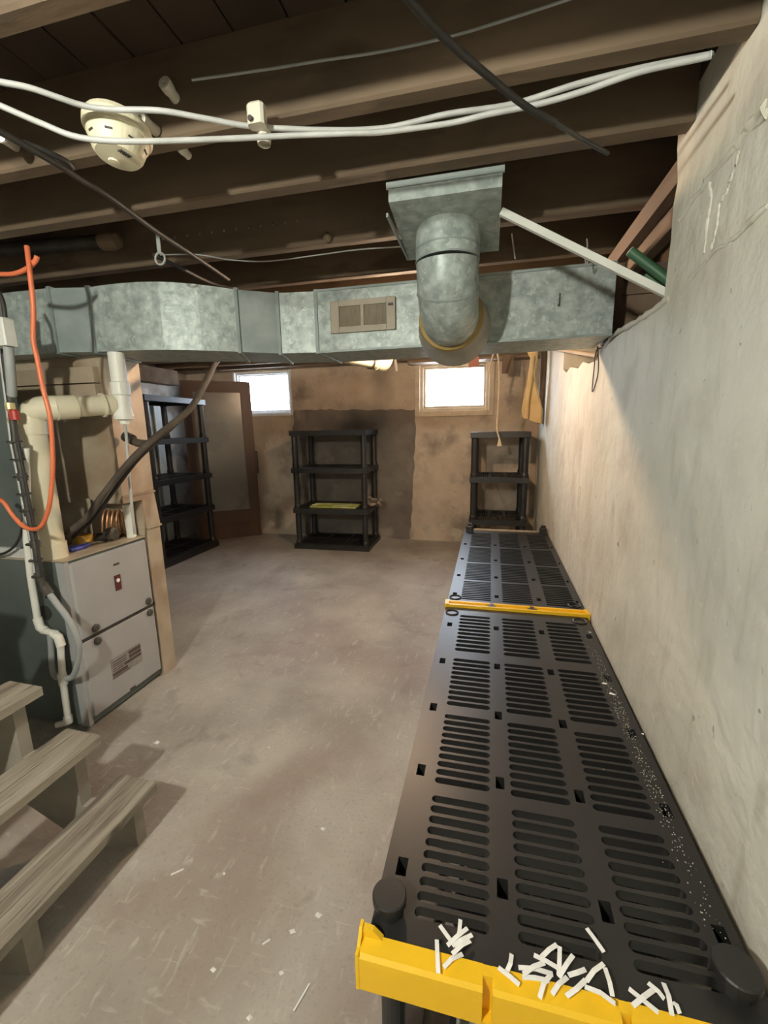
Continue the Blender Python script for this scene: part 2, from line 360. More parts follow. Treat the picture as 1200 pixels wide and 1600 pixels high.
# ================================================================== SLOTTED PLASTIC SHELVES
def slot_ring(hx, hy, a, r):      # outer rect half sizes, capsule half length a and radius r
    o, i = [], []
    q = [((hx,0),0),((hx,hy*.5),22.5),((hx,hy),45),((hx-(hx-(a-r))*.5,hy),67.5),((a-r,hy),90)]
    for (ox,oy),ang in q:
        t = math.radians(ang); o.append((ox,oy)); i.append((a-r+r*math.cos(t), r*math.sin(t)))
    O2 = o[:]; I2 = i[:]
    for (ox,oy),(ix,iy) in zip(reversed(o),reversed(i)): O2.append((-ox,oy)); I2.append((-ix,iy))
    for (ox,oy),(ix,iy) in list(zip(O2,I2))[-2:0:-1]: O2.append((ox,-oy)); I2.append((ix,-iy))
    return O2, I2
def panel(mb, tf, W, L, ub, vb, n, zt, th, skirt, rhole=None, edge=True, fill=.70, across=True):
    """slotted deck: ub column ranges, vb row ranges, n slots in a block, rhole (hole v list, size u, size v)"""
    def cell(u0,u1,v0,v1,outer,inner,pocket=0):
        uc,vc = (u0+u1)/2,(v0+v1)/2; k = len(outer)
        vs = [tf(Vector((uc+p[0],vc+p[1],z))) for ring,z in ((outer,zt),(inner,zt),(inner,zt-max(th,pocket)),(outer,zt-max(th,pocket))) for p in ring]
        fs = [tuple(range(2*k,3*k))] if pocket else []
        for j in range(3): fs += [(j*k+i, j*k+(i+1)%k, (j+1)*k+(i+1)%k, (j+1)*k+i) for i in range(k)]
        mb.add(vs, fs)
    def solid(u0,u1,v0,v1):
        if u1-u0 < 1e-5 or v1-v0 < 1e-5: return
        vs = [tf(Vector(p)) for p in ((u0,v0,zt),(u1,v0,zt),(u1,v1,zt),(u0,v1,zt),(u0,v0,zt-th),(u1,v0,zt-th),(u1,v1,zt-th),(u0,v1,zt-th))]
        mb.add(vs, [(0,1,2,3),(7,6,5,4)])
    def strip(u0,u1,hs):
        v = 0
        if hs:
            hv,su,sv = hs
            for c in hv:
                solid(u0,u1,v,c-sv)
                hx,hy = (u1-u0)/2, sv; a,b = su/2, sv/2
                cell(u0,u1,c-sv,c+sv,[(hx,hy),(-hx,hy),(-hx,-hy),(hx,-hy)],[(a,b),(-a,b),(-a,-b),(a,-b)],.045); v = c+sv
        solid(u0,u1,v,L)
    u = 0
    for (a,b) in ub:
        strip(u,a,rhole); u = b
        v = 0
        for (c,d) in vb:
            solid(a,b,v,c); v = d
            if across:
                p = (d-c)/n
                for k in range(n): cell(a,b,c+k*p,c+(k+1)*p,*slot_ring((b-a)/2,p/2,(b-a)/2-.004,p*fill/2))
            else:
                p = (b-a)/n
                for k in range(n):
                    oo,ii = slot_ring((d-c)/2,p/2,(d-c)/2-.004,p*fill/2)
                    cell(a+k*p,a+(k+1)*p,c,d,[(y,x) for x,y in oo],[(y,x) for x,y in ii])
        solid(a,b,v,L)
    strip(u,W,rhole)
    t = .012
    for a,b in (((0,0),(W,t)),((0,L-t),(W,L)),((0,t),(t,L-t)),((W-t,t),(W,L-t))):
        mb.box((a[0],a[1],zt-skirt),(b[0],b[1],zt-.0005),tf)
    return mb

# ---- low two-tier units along the right wall (tops used as a bench)
def bench(name, Y0, Y1, xl0, xl1, xr0, xr1, ub, vb, hv, ztop, label, n, leg_mat='black_plastic'):
    L = Y1-Y0; W = xr0-xl0
    def tf(p):
        t = p.y/L; a = xl0+(xl1-xl0)*t; b = xr0+(xr1-xr0)*t
        return Vector((a+(b-a)*p.x/W, Y0+p.y, p.z))
    root = thing(name, tf(Vector((W/2,L/2,0))), label, 'shelf unit')
    mb = panel(MB(), tf, W, L, ub, vb, n, ztop, .022, .06, (hv,.022,.040))
    deck = obj('deck', mb, 'dusty_plastic', root, fix=False)
    rib = MB()
    for v in [ (vb[i][1]+vb[i+1][0])/2 for i in range(len(vb)-1)]: rib.box((.012,v-.006,ztop-.06),(W-.012,v+.006,ztop-.022),tf)
    for i in range(len(ub)-1):
        uu = (ub[i][1]+ub[i+1][0])/2
        rib.box((uu-.02,.012,ztop-.055),(uu-.012,L-.012,ztop-.022),tf); rib.box((uu+.012,.012,ztop-.055),(uu+.02,L-.012,ztop-.022),tf)
    obj('rib', rib, 'black_plastic', deck)
    return root, tf, W, L
ZT = .50
near, ntf, NW, NL = bench('storage_shelf', .604, 2.135, -.189,-.189, .468,.500,
    [(.073,.222),(.265,.414),(.457,.600)], [(.045,.341),(.372,.666),(.706,1.024),(1.076,1.448)], [.14,.412,.69,.99,1.325], ZT,
    'long low black slotted plastic shelf scattered with paper strips, yellow lip at its end', 10)
far, ftf, FW, FL = bench('storage_shelf', 2.195, 3.93, -.187,-.182, .506,.536,
    [(.064,.235),(.285,.452),(.510,.665)], [(.055,.353),(.375,.714),(.743,1.128),(1.166,1.62)], [.13,.45,.81,1.22], ZT,
    'low black slotted plastic shelf, bare top, between yellow bar and tall rack', 11)
def leg_block(root, x, y, z0, z1, r=.027, m='black_plastic'):
    obj('leg', MB().lathe([(0,0),(r*1.05,0),(r*1.05,.02),(r*.9,.03),(r*.9,z1-z0-.03),(r*1.05,z1-z0-.02),(r*1.05,z1-z0),(0,z1-z0)], (x,y,z0), (0,0,1), 16), m, root, smooth=False)
def cap(root, x, y, z, r=.033, h=.042):
    obj('cap', MB().lathe([(r*.82,0),(r*.82,h*.55),(r,h*.6),(r,h*.93),(r*.93,h),(0,h)], (x,y,z), (0,0,1), 28), 'black_plastic', root)
for x,y in ((-.155,.655),(.425,.665),(-.15,2.075),(.46,2.085)): leg_block(near, x, y, .075, ZT-.03)
for x,y in ((-.145,2.265),(.462,2.27),(-.145,3.87),(.50,3.87)): leg_block(far, x, y, 0, ZT-.03)
cap(near, -.160, .657, ZT-.004); cap(near, .428, .672, ZT-.004, .035)
for rt,x,y in ((near,-.150,2.065),(near,.455,2.08),(far,-.148,2.27),(far,.465,2.275)):
    obj('socket', MB().lathe([(.031,-.002),(.033,.004),(.029,.006),(.026,.004),(.024,-.015),(0,-.016)], (x,y,ZT), (0,0,1), 24), 'black_plastic', rt)
for x,y in ((-.135,3.86),(.495,3.865)):
    obj('peg', MB().cbox((x-.03,y-.03,ZT-.002),(x+.03,y+.03,ZT+.055),.008).box((x-.018,y-.018,ZT+.05),(x+.018,y+.018,ZT+.075)), 'black_plastic', far)
obj('end_rail', MB().cbox((-.10,3.905,ZT-.02),(.46,3.935,ZT+.012),.004), 'pale_timber', far)
# lower shelf of the near unit
lmb = panel(MB(), lambda p: Vector((-.185+p.x,.61+p.y,p.z)), .645, .80, [(.07,.22),(.262,.41),(.455,.595)], [(.05,.38),(.42,.75)], 2, .075, .02, .07, across=False, fill=.8)
lower = obj('lower_deck', lmb, 'black_plastic', near, fix=False)
obj('lower_lip', MB().cbox((-.18,1.40,.02),(.45,1.425,.085),.005), 'yellow_plastic', lower)
obj('lower_lip', MB().cbox((-.19,.58,.02),(.46,.612,.07),.005), 'black_plastic', lower)
for x,y in ((-.15,2.075),(.46,2.085)): obj('foot', MB().lathe([(0,0),(.03,0),(.03,.03),(.024,.08),(0,.08)],(x,y,0),(0,0,1),14),'black_plastic',near)
# near yellow lip: ledge, front face, two grooves, raised end clip
yl = MB(); xa, xb = -.202, .475
segs = [xa, .018, .034, .232, .246, xb]
for i in (0,2,4):
    yl.add([(segs[i],.604,.506),(segs[i+1],.604,.506),(segs[i+1],.576,.500),(segs[i],.576,.500),(segs[i],.570,.494),(segs[i+1],.570,.494),(segs[i+1],.570,.424),(segs[i],.570,.424),(segs[i],.604,.424),(segs[i+1],.604,.424)],
        [(0,1,2,3),(3,2,5,4),(4,5,6,7),(7,6,9,8),(8,9,1,0),(0,3,4,7,8),(1,9,6,5,2)])
for i in (1,3):
    yl.box((segs[i]-.001,.588,.424),(segs[i+1]+.001,.604,.505)); yl.box((segs[i]-.001,.570,.424),(segs[i+1]+.001,.590,.432))
lip = obj('front_lip', yl, 'yellow_plastic', near)
cl = MB(); cl.box((-.204,.569,.424),(-.198,.612,.502)).prism([(-.199,.598,.500),(-.160,.598,.505),(-.178,.598,.522),(-.196,.598,.524)],(0,.010,0)).prism([(-.204,.576,.495),(-.204,.612,.495),(-.204,.612,.524),(-.204,.600,.524)],(.006,0,0))
obj('end_clip', cl, 'yellow_plastic', lip); cl = MB()
cl.box((.475,.569,.424),(.481,.612,.502)).prism([(.476,.598,.500),(.437,.598,.505),(.455,.598,.522),(.473,.598,.524)],(0,.010,0))
obj('end_clip', cl, 'yellow_plastic', lip)
# middle yellow bar between both units
ybar = MB()
x0,x1 = -.190,.508
ybar.box((x0,2.135,ZT-.05),(x1,2.195,ZT+.002)).box((x0,2.136,ZT+.002),(x1,2.150,ZT+.014)).box((x0,2.180,ZT+.002),(x1,2.194,ZT+.014)).box((x0-.004,2.132,ZT-.03),(x0+.016,2.194,ZT+.018)).box((x1-.016,2.132,ZT-.03),(x1+.004,2.194,ZT+.018))
bar = obj('middle_lip', ybar, 'yellow_plastic', near)
for x in (.045,.245):
    obj('notch', MB().box((x-.022,2.148,ZT+.0015),(x+.022,2.160,ZT+.0145)).box((x-.009,2.155,ZT+.0015),(x+.009,2.185,ZT+.0155)), 'black_plastic', bar)

# ---- tall racks
def rack(name, origin, ang, W, D, levels, label, mats=None, nlegs=4, across=False, ub=None, vb=None, n=6, group=None, slots=True):
    ca, sa = math.cos(ang), math.sin(ang)
    tf = lambda p: Vector((origin[0]+p.x*ca-p.y*sa, origin[1]+p.x*sa+p.y*ca, p.z))
    root = thing(name, tf(Vector((W/2,D/2,0))), label, 'shelf unit', group)
    ub = ub or [(.06+i*(W-.10)/3, .06+i*(W-.10)/3+(W-.10)/3-.03) for i in range(3)]
    vb = vb or [(.05,D/2-.015),(D/2+.015,D-.05)]
    for i, z in enumerate(levels):
        mt = (mats or {}).get(i,'black_plastic')
        dk = obj('deck', panel(MB(), tf, W, D, ub, vb, n, z, .018, .058, across=across), 'black_plastic' if i not in (mats or {}) else mt, root, fix=False)
        if i == 0:
            obj('base_skirt', MB().box((-.008,-.008,0),(W+.008,.012,.05),tf).box((-.008,D-.012,0),(W+.008,D+.008,.05),tf).box((-.008,.012,0),(.012,D-.012,.05),tf).box((W-.012,.012,0),(W+.008,D-.012,.05),tf), 'black_plastic', dk)
    q = .045
    for u,v in ((q,q),(W-q,q),(q,D-q),(W-q,D-q)):
        for i in range(len(levels)-1):
            z0, z1 = levels[i], levels[i+1]-.05
            p = tf(Vector((u,v,z0)))
            obj('leg', MB().lathe([(0,0),(.040,0),(.040,.03),(.034,.045),(.034,z1-z0-.02),(.040,z1-z0-.01),(.040,z1-z0),(0,z1-z0)], p, (0,0,1), 12), 'black_plastic', root)
    return root, tf
a_mid = math.atan2(.02,.93)
rack('plastic_rack', (-2.262,4.70), a_mid, .93, .60, [.065,.50,.985,1.42], 'four-tier black plastic rack holding a green board against the back wall', n=9)
rack('plastic_rack', (-3.30,3.70), math.pi/2, .955, .60, [.08,.53,.93,1.36,1.80], 'tall five-tier black plastic rack standing beside the brown door', n=9)
rack('plastic_rack', (-.176,4.667), 0, .61, .60, [.07,.44,.90,1.375], 'four-tier black plastic rack under the rope in the wall corner', n=6)

# contents of the middle rack
g0 = .503
obj('green_board', MB().cbox((-2.08,4.78,g0),(-1.50,5.02,g0+.018),.004).box((-2.08,4.86,g0+.018),(-1.50,4.875,g0+.024)).box((-2.08,4.95,g0+.018),(-1.50,4.965,g0+.024)), 'green_board', label='yellow-green ribbed board lying on the third tier of the rack', cat='board')
rg = MB(); rr = random.Random(5)
for k in range(6):
    c = Vector((-1.33+rr.uniform(-.02,.03), 4.95+rr.uniform(-.05,.05), g0+.017+.014*k))
    pts = [c+Vector((dx+rr.uniform(-.015,.015), rr.uniform(-.045,.045), rr.uniform(0,.02) if k else 0)) for dx in (-.06,-.02,.03,.075)]
    rg.tube(spline(pts,4), .019, 8)
obj('rag', rg, 'rag', label='crumpled brown and white rag on the rack edge beside the green board', cat='rag', smooth=True)

# ================================================================== DUCTWORK
ZB, ZD = 1.80, 2.08
fp = [(.50,2.10),(-.828,2.10),(-1.015,2.072),(-1.175,1.968),(-1.80,1.752),(-1.975,1.712),(-2.75,1.70)]
bp_ = [(.50,2.44),(-.828,2.44),(-1.10,2.38),(-1.30,2.25),(-1.84,2.06),(-2.00,2.06),(-2.75,2.30)]
bulge = {}
duct = thing('air_duct', (-.9,2.2,ZB), 'long galvanized sheet metal air duct running below the joists', 'duct')
for i in range(len(fp)-1):
    a,b,c,d = fp[i],fp[i+1],bp_[i+1],bp_[i]
    mb = MB()
    if i == 3:                     # bowed transition piece
        N = 8; A=Vector(a); B=Vector(b); nn = Vector((B.y-A.y, -(B.x-A.x))).normalized()
        if nn.y > 0: nn = -nn
        front = [A.lerp(B,k/N)+nn*.055*math.sin(math.pi*k/N) for k in range(N+1)]
        zt = [ZD+.012*math.sin(math.pi*k/N) for k in range(N+1)]
        back = [Vector(d).lerp(Vector(c),k/N) for k in range(N+1)]
        vs = []
        for k in range(N+1): vs += [(front[k].x,front[k].y,ZB),(front[k].x,front[k].y,zt[k]),(back[k].x,back[k].y,zt[k]),(back[k].x,back[k].y,ZB)]
        fs = [(4*k+j,4*k+4+j,4*k+4+(j+1)%4,4*k+(j+1)%4) for k in range(N) for j in range(4)] + [(0,1,2,3),(4*N+3,4*N+2,4*N+1,4*N)]
        mb.add(vs, fs)
    else:
        if i == 0:                 # straight run: hollow, with the register opening cut in its face
            X0,X1,h0,h1,k0,k1 = -.828,.50,-.712,-.472,1.902,2.002
            fv = [(X0,ZB),(X1,ZB),(X1,ZD),(X0,ZD),(h0,k0),(h1,k0),(h1,k1),(h0,k1)]
            mb.add([(x,2.10,z) for x,z in fv], [(0,1,5,4),(1,2,6,5),(2,3,7,6),(3,0,4,7)])
            bx = [(X0,2.10,ZB),(X1,2.10,ZB),(X1,2.44,ZB),(X0,2.44,ZB),(X0,2.10,ZD),(X1,2.10,ZD),(X1,2.44,ZD),(X0,2.44,ZD)]
            mb.add(bx, [(3,2,1,0),(4,5,6,7),(1,2,6,5),(2,3,7,6),(3,0,4,7)])
        else: mb.prism([(p[0],p[1],ZB) for p in (a,b,c,d)], (0,0,ZD-ZB))
    obj('duct_section', mb, 'galvanized_dull' if i in (2,4) else 'galvanized', duct)
for i in range(1,len(fp)-1):       # standing seams
    x,y = fp[i]; bx_,by = bp_[i]
    d = Vector((bx_-x,by-y)).normalized()
    o = obj('seam', MB().box((x-.008,y-.008,ZB-.006),(x+.008,y+.004,ZD+.006)).beam((x,y-.006,ZB-.003),(bx_,by,ZB-.003),.018,.008).beam((x,y-.006,ZD+.003),(bx_,by,ZD+.003),.018,.008), 'galvanized_dull', duct)
for z in (ZB, ZD): obj('hem', MB().beam((.50,2.097,z),(-.82,2.097,z),.008,.010), 'galvanized_dull', duct)
x,y = .47,2.10
# register grille on the duct face
g = thing('wall_register', (-.592,2.09,1.877), 'tan metal register grille with two louvred panes on the duct face', 'grille')
gx0,gx1,gz0,gz1 = -.752,-.432,1.880,2.024; fy = 2.084
obj('frame', MB().cbox((gx0,fy,gz0),(gx0+.045,2.101,gz1),.003).cbox((gx1-.045,fy,gz0),(gx1,2.101,gz1),.003).box((gx0+.045,fy,gz0),(gx1-.045,2.101,gz0+.026)).box((gx0+.045,fy,gz1-.026),(gx1-.045,2.101,gz1)).box((-.60,fy,gz0+.026),(-.585,2.101,gz1-.026)), 'grille_metal', g)

for s0,s1 in ((gx0+.045,-.60),(-.585,gx1-.045)):
    for k in range(16):
        x = s0+(k+.5)*(s1-s0)/16
        obj('louvre', MB().beam((x,2.093,gz0+.026),(x,2.093,gz1-.026),.010,.0025,(.6,.8,0)), 'grille_metal', g)
obj('lever', MB().box((gx1-.033,fy-.012,1.985),(gx1-.012,fy+.002,1.993)), 'black_plastic', g)
# round take-off: boot box, vertical pipe, elbow, collar
tk = thing('round_duct', (-.16,1.8,1.80), 'round galvanized elbow duct rising from the long duct to a ceiling boot', 'duct')
cx, cy = -.162, 1.735; R = .116
bt = MB(); a = Vector((-.345,1.54)); 
vs = [(-.335,1.525,2.20),(.022,1.525,2.20),(.022,1.90,2.20),(-.335,1.90,2.20),(-.335,1.525,2.145),(.022,1.525,2.145),(.022,1.90,2.10),(-.335,1.90,2.10)]
bt.add(vs, [(3,2,1,0),(4,5,6,7),(0,1,5,4),(1,2,6,5),(2,3,7,6),(3,0,4,7)])
boot = obj('boot', bt, 'galvanized', tk)
obj('boot_flange', MB().box((-.341,1.518,2.182),(.028,1.526,2.20)).box((-.342,1.518,2.10),(-.335,1.90,2.112)), 'galvanized_dull', boot)
pts = [(cx,cy,2.16),(cx,cy,2.08),(cx,cy,2.02)]; Re = .155
for k in range(1,9):
    t = math.radians(90*k/8); pts.append((cx, cy+Re*(1-math.cos(t)), 2.02-Re*math.sin(t)))
zc = 2.02-Re
pts[-1] = (cx, cy+Re+.0, zc)
pipe = obj('pipe', MB().tube(pts[:3], R, 32, cap=False), 'galvanized', tk)
obj('elbow', MB().tube(pts[2:], R*.985, 32, cap=False).tube([(cx,cy+Re,zc),(cx,2.12,zc)], R*.985, 32, cap=False), 'galvanized', tk)
for pp,qq in (((cx,cy,2.056),(cx,cy,2.062)),((cx,cy,2.018),(cx,cy,2.024))): obj('bead', MB().tube([pp,qq], R*1.012, 32), 'galvanized_dull', pipe)
t = math.radians(34)
dd = Vector((0,math.sin(t),-math.cos(t))); p = Vector((cx,cy+Re*(1-math.cos(t)),2.02-Re*math.sin(t)))
obj('bead', MB().tube([p-dd*.003,p+dd*.003], R*1.012, 32), 'galvanized_dull', pipe)
obj('collar', MB().lathe([(R*1.05,0),(R*1.28,.12),(R*1.42,.2),(R*1.42,.206)], (cx,1.905,zc+.006), (0,1,-.02), 32), 'collar_grey', tk)
obj('sealant', MB().lathe([(R*.98,-.012),(R*1.13,-.006),(R*1.16,.012),(R*1.06,.02)], (cx,1.905,zc+.006), (0,1,-.02), 32), 'sealant', tk)

# ================================================================== FURNACE AND PLENUM
FX, FY0, FY1, FZ = -1.84, 1.47, 1.955, .852
fn = thing('furnace', (FX-.36,(FY0+FY1)/2,0), 'grey gas furnace cabinet with two door panels beside the stairs', 'furnace')
obj('cabinet', MB().box((FX-.72,FY0,.02),(FX-.012,FY1,FZ)).box((FX-.70,FY0+.02,0),(FX-.03,FY1-.02,.02)), 'green_metal', fn)
obj('corner_trim', MB().box((FX-.05,FY0-.003,.02),(FX-.004,FY0+.02,FZ-.003)), 'furnace_paint', fn)
def fdoor(z0, z1):
    d = MB(); y0,y1 = FY0+.012,FY1-.004; e=.014
    A = [(FX-.012,y0,z0),(FX-.012,y1,z0),(FX-.012,y1,z1),(FX-.012,y0,z1)]; Bq = [(FX+.006,y0+e,z0+e*.4),(FX+.006,y1-e,z0+e*.4),(FX+.006,y1-e,z1-e*.4),(FX+.006,y0+e,z1-e*.4)]
    d.add(A+Bq, [(4,5,6,7),(3,2,1,0)]+[(i,(i+1)%4,4+(i+1)%4,4+i) for i in range(4)])
    return obj('door', d, 'furnace_paint', fn)
up_d = fdoor(.462,.838); lo_d = fdoor(.055,.452)
obj('door_gap', MB().box((FX-.012,FY0+.004,.448),(FX+.002,FY1,.466)), 'black_rubber', fn)
for y in (1.565,1.905):
    obj('latch', MB().lathe([(.020,0),(.020,.008),(.012,.013),(0,.013)], (FX+.004,y,.492), (1,0,0), 14), 'iron_pipe', up_d)
    obj('latch', MB().lathe([(.020,0),(.020,.008),(.012,.013),(0,.013)], (FX+.004,y,.424), (1,0,0), 14), 'iron_pipe', lo_d)
by = PX(184,910,FX+.006); 
obj('badge', MB().box((FX+.005,by.y-.018,by.z-.040),(FX+.009,by.y+.018,by.z+.040)), 'dark_red', up_d)
obj('badge_dot', MB().lathe([(.010,0),(.010,.003),(0,.004)], (FX+.009,by.y,by.z+.012), (1,0,0), 14), 'paper', up_d)
for yy,zz,dd_ in ((PX(180,881,FX).y,PX(180,881,FX).z,up_d),(PX(206,1074,FX).y,PX(206,1074,FX).z,lo_d)):
    obj('maker_mark', MB().box((FX+.005,yy-.018,zz-.006),(FX+.0075,yy+.018,zz+.004)), 'iron_pipe', dd_)
lp = [PX(x,y,FX+.007) for x,y in ((172,1032),(222,1002),(220,1035),(177,1062))]
lp_y0, lp_y1 = (lp[0].y+lp[3].y)/2,(lp[1].y+lp[2].y)/2; lz1=(lp[0].z+lp[1].z)/2; lz0=(lp[2].z+lp[3].z)/2
obj('rating_label', MB().box((FX+.005,lp_y0,lz0),(FX+.0072,lp_y1,lz1)), 'label_print', lo_d, label='printed grey and dark red rating label')
lab_ = [(.02,.05,.55,.10),(.02,.14,.50,.30),(.58,.55,.98,.70),(.58,.74,.98,.92),(.40,.36,.98,.50),(.05,.36,.36,.40),(.05,.46,.36,.50),(.05,.58,.5,.62),(.05,.68,.5,.72),(.05,.80,.5,.84)]
for u0,v0,u1,v1 in lab_:
    obj('print_line', MB().box((FX+.007,lp_y0+(lp_y1-lp_y0)*u0,lz0+(lz1-lz0)*v0),(FX+.0080,lp_y0+(lp_y1-lp_y0)*u1,lz0+(lz1-lz0)*v1)), 'print_dark', lo_d)
obj('top_flange', MB().box((FX-.72,FY0,FZ),(FX-.004,FY1,FZ+.006)), 'plenum_metal', fn)
obj('side_knockout', MB().lathe([(.035,0),(.035,.004),(0,.004)], (-2.0,FY0,.60), (0,-1,0), 20), 'black_rubber', fn)
obj('side_knockout', MB().lathe([(.028,0),(.028,.004),(0,.004)], (-1.945,FY0,.44), (0,-1,0), 20), 'black_rubber', fn)
# green cabinet above / left of the furnace with a seam flange
ga = thing('return_cabinet', (-2.4,1.55,.856), 'dull green metal return air cabinet standing left on the furnace', 'duct')
obj('side_panel', MB().box((-2.75,1.49,.866),(-2.03,1.53,1.70)), 'green_metal', ga)
obj('flange', MB().box((-2.75,1.472,.848+.012),(-2.02,1.492,.905)), 'furnace_trim', ga)
# supply plenum (tan metal) at the rear
pl = thing('supply_plenum', (-2.1,1.94,0), 'tan sheet metal plenum box standing up from behind the furnace', 'duct')
obj('plenum_box', MB().box((-2.62,1.83,1.06),(FX,2.05,1.802)), 'plenum_metal', pl)
obj('taper', MB().add([(-2.62,1.957,1.10),(FX,1.957,1.10),(FX,2.05,1.10),(-2.62,2.05,1.10),(-2.62,1.959,.90),(FX+.006,1.959,.90),(FX+.006,2.065,.90),(-2.62,2.065,.90)],[(0,1,2,3),(7,6,5,4),(0,4,5,1),(1,5,6,2),(2,6,7,3),(3,7,4,0)]), 'plenum_metal', pl)
obj('base_box', MB().box((-2.5,1.959,0),(FX+.004,2.06,.90)), 'plenum_metal', pl)
obj('flange', MB().box((-2.02,1.955,.895),(FX+.012,2.07,.905)), 'plenum_metal', pl)
obj('flange', MB().box((-2.62,1.826,1.093),(FX+.006,2.056,1.103)), 'plenum_metal', pl)
# timber shelf boards on the wall seen between the pipes
for z,d in ((1.70,0),(1.60,.06)):
    obj('board', MB().box((-2.45,1.795,z-.03+d*.3),(FX-.04,1.831,z+.045+d*.3)), 'pale_timber', label='pale timber batten behind the cream vent pipe, '+('upper' if d==0 else 'lower')+' of the pair', cat='board')
# cream vent pipe
pv = thing('vent_pipe', (-1.885,1.56,.86), 'cream plastic vent pipe rising from the furnace and elbowing to a tee', 'pipe')
A0 = PY(82,868,1.52); A0.z = .858; A1 = PY(54,668,1.52); A1.x = (A0.x+A1.x)/2; A0.x = A1.x; B0 = PY(98,637,1.58); B1 = PY(178,632,1.77)
R1 = .050
obj('riser', MB().tube([A0,A1], R1, 24), 'pvc_cream', pv)
obj('coupling', MB().tube([A1-Vector((0,0,.03)),A1+Vector((0,0,.03))], R1*1.14, 24), 'pvc_cream', pv)
obj('coupling', MB().tube([A0,A0+Vector((0,0,.07))], R1*1.12, 24), 'pvc_cream', pv)
obj('elbow', MB().tube(spline([A1+Vector((0,0,.02)),A1+Vector((.004,.003,.055)),A1.lerp(B0,.35)+Vector((0,0,.05)),B0],5), R1*1.07, 24), 'pvc_cream', pv)
dB = (B1-B0).normalized()
obj('run', MB().tube([B0-dB*.02,B1], R1*.93, 24), 'pvc_cream', pv)
obj('coupling', MB().tube([B0-dB*.03,B0+dB*.05], R1*1.06, 24), 'pvc_cream', pv)
obj('coupling', MB().tube([B1-dB*.055,B1-dB*.045], R1*1.12, 24), 'pvc_cream', pv)
tp = PY(191,632,1.79); tp.z = 0
obj('tee', MB().lathe([(.0,1.465),(.022,1.465),(.022,1.485),(.043,1.488),(.045,1.505),(.041,1.52),(.036,1.55),(.036,1.60),(.043,1.605),(.043,1.66),(.035,1.665),(.035,1.798),(0,1.798)], tp, (0,0,1), 24), 'pvc_white', pv)
obj('drip_tube', MB().tube(spline([(tp.x,tp.y,1.47),(tp.x-.005,tp.y+.005,1.40),(-1.75,1.80,1.25),(-1.78,1.82,1.0),(-1.80,1.84,.90)],5), .007, 8), 'cable_white', pv)

# ---- things lying on the furnace top
zt = FZ+.006
obj('pipe_offcut', MB().lathe([(.026,0),(.026,.012),(.0245,.013),(.0245,.185),(.021,.185),(.021,.02),(0,.02)], (-1.902,1.922,zt-.001), (.0,-.03,1), 20), 'pvc_white', label='short white plastic pipe offcut standing on the furnace', cat='pipe')
mt = thing('vent_motor', (-1.97,1.82,zt), 'small black motor with round head lying on the furnace', 'motor')
obj('body', MB().tube([(-2.01,1.815,zt+.021),(-1.955,1.822,zt+.026)], .022, 16), 'black_rubber', mt)
obj('head', MB().lathe([(.0,0),(.032,.002),(.036,.02),(.034,.045),(.02,.05),(0,.05)], (-1.96,1.822,zt+.036), (.9,.1,.1), 20), 'iron_pipe', mt)
tl = thing('pliers', (-1.93,1.66,zt), 'pliers with blue grips lying on the furnace top', 'tool')
obj('grip', MB().tube(spline([(-2.0,1.605,zt+.010),(-1.975,1.65,zt+.010),(-1.968,1.70,zt+.010)],4), .011, 10), 'blue_plastic', tl)
obj('grip', MB().tube(spline([(-1.955,1.60,zt+.010),(-1.948,1.65,zt+.010),(-1.960,1.70,zt+.010)],4), .011, 10), 'blue_plastic', tl)
obj('jaw', MB().tube([(-1.964,1.70,zt+.012),(-1.958,1.755,zt+.010)], .012, 8, rs=[.0125,.006]), 'iron_pipe', tl)
obj('tape_roll', MB().lathe([(.024,0),(.042,0),(.042,.045),(.024,.045),(.024,0)], (-2.045,1.755,zt), (0,0,1), 24), 'yellow_tool', label='yellow tape roll behind the pliers on the furnace', cat='tape')
tg = PY(137,792,1.80)
obj('cardboard_tag', MB().box((tg.x-.022,1.80,tg.z-.045),(tg.x+.020,1.803,tg.z+.045)).box((tg.x-.008,1.8025,zt-.001),(tg.x+.004,1.8055,tg.z)), 'plenum_metal', label='small tan card standing behind the furnace tools', cat='card')
co = thing('copper_coil', (-1.93,1.86,zt), 'bare copper coil tubes and foil on the furnace top', 'coil')
for k in range(4):
    y0 = 1.892; x = -1.958-.03*k
    obj('copper_loop', MB().tube(spline([(x,y0-.02,zt+.008),(x+.005,y0-.01,zt+.10),(x,y0+.02,zt+.15),(x-.01,y0+.045,zt+.10),(x-.01,y0+.05,zt+.008)],5), .0065, 8), 'copper', co)
fo = MB(); N=7; rr = random.Random(2)
vs = [(-2.10+.15*i/N, 1.868+.08*j/N, zt+.002+rr.uniform(0,.022)) for i in range(N+1) for j in range(N+1)]
fo.add(vs, [(i*(N+1)+j,(i+1)*(N+1)+j,(i+1)*(N+1)+j+1,i*(N+1)+j+1) for i in range(N) for j in range(N)])
obj('foil', fo, 'foil', co)
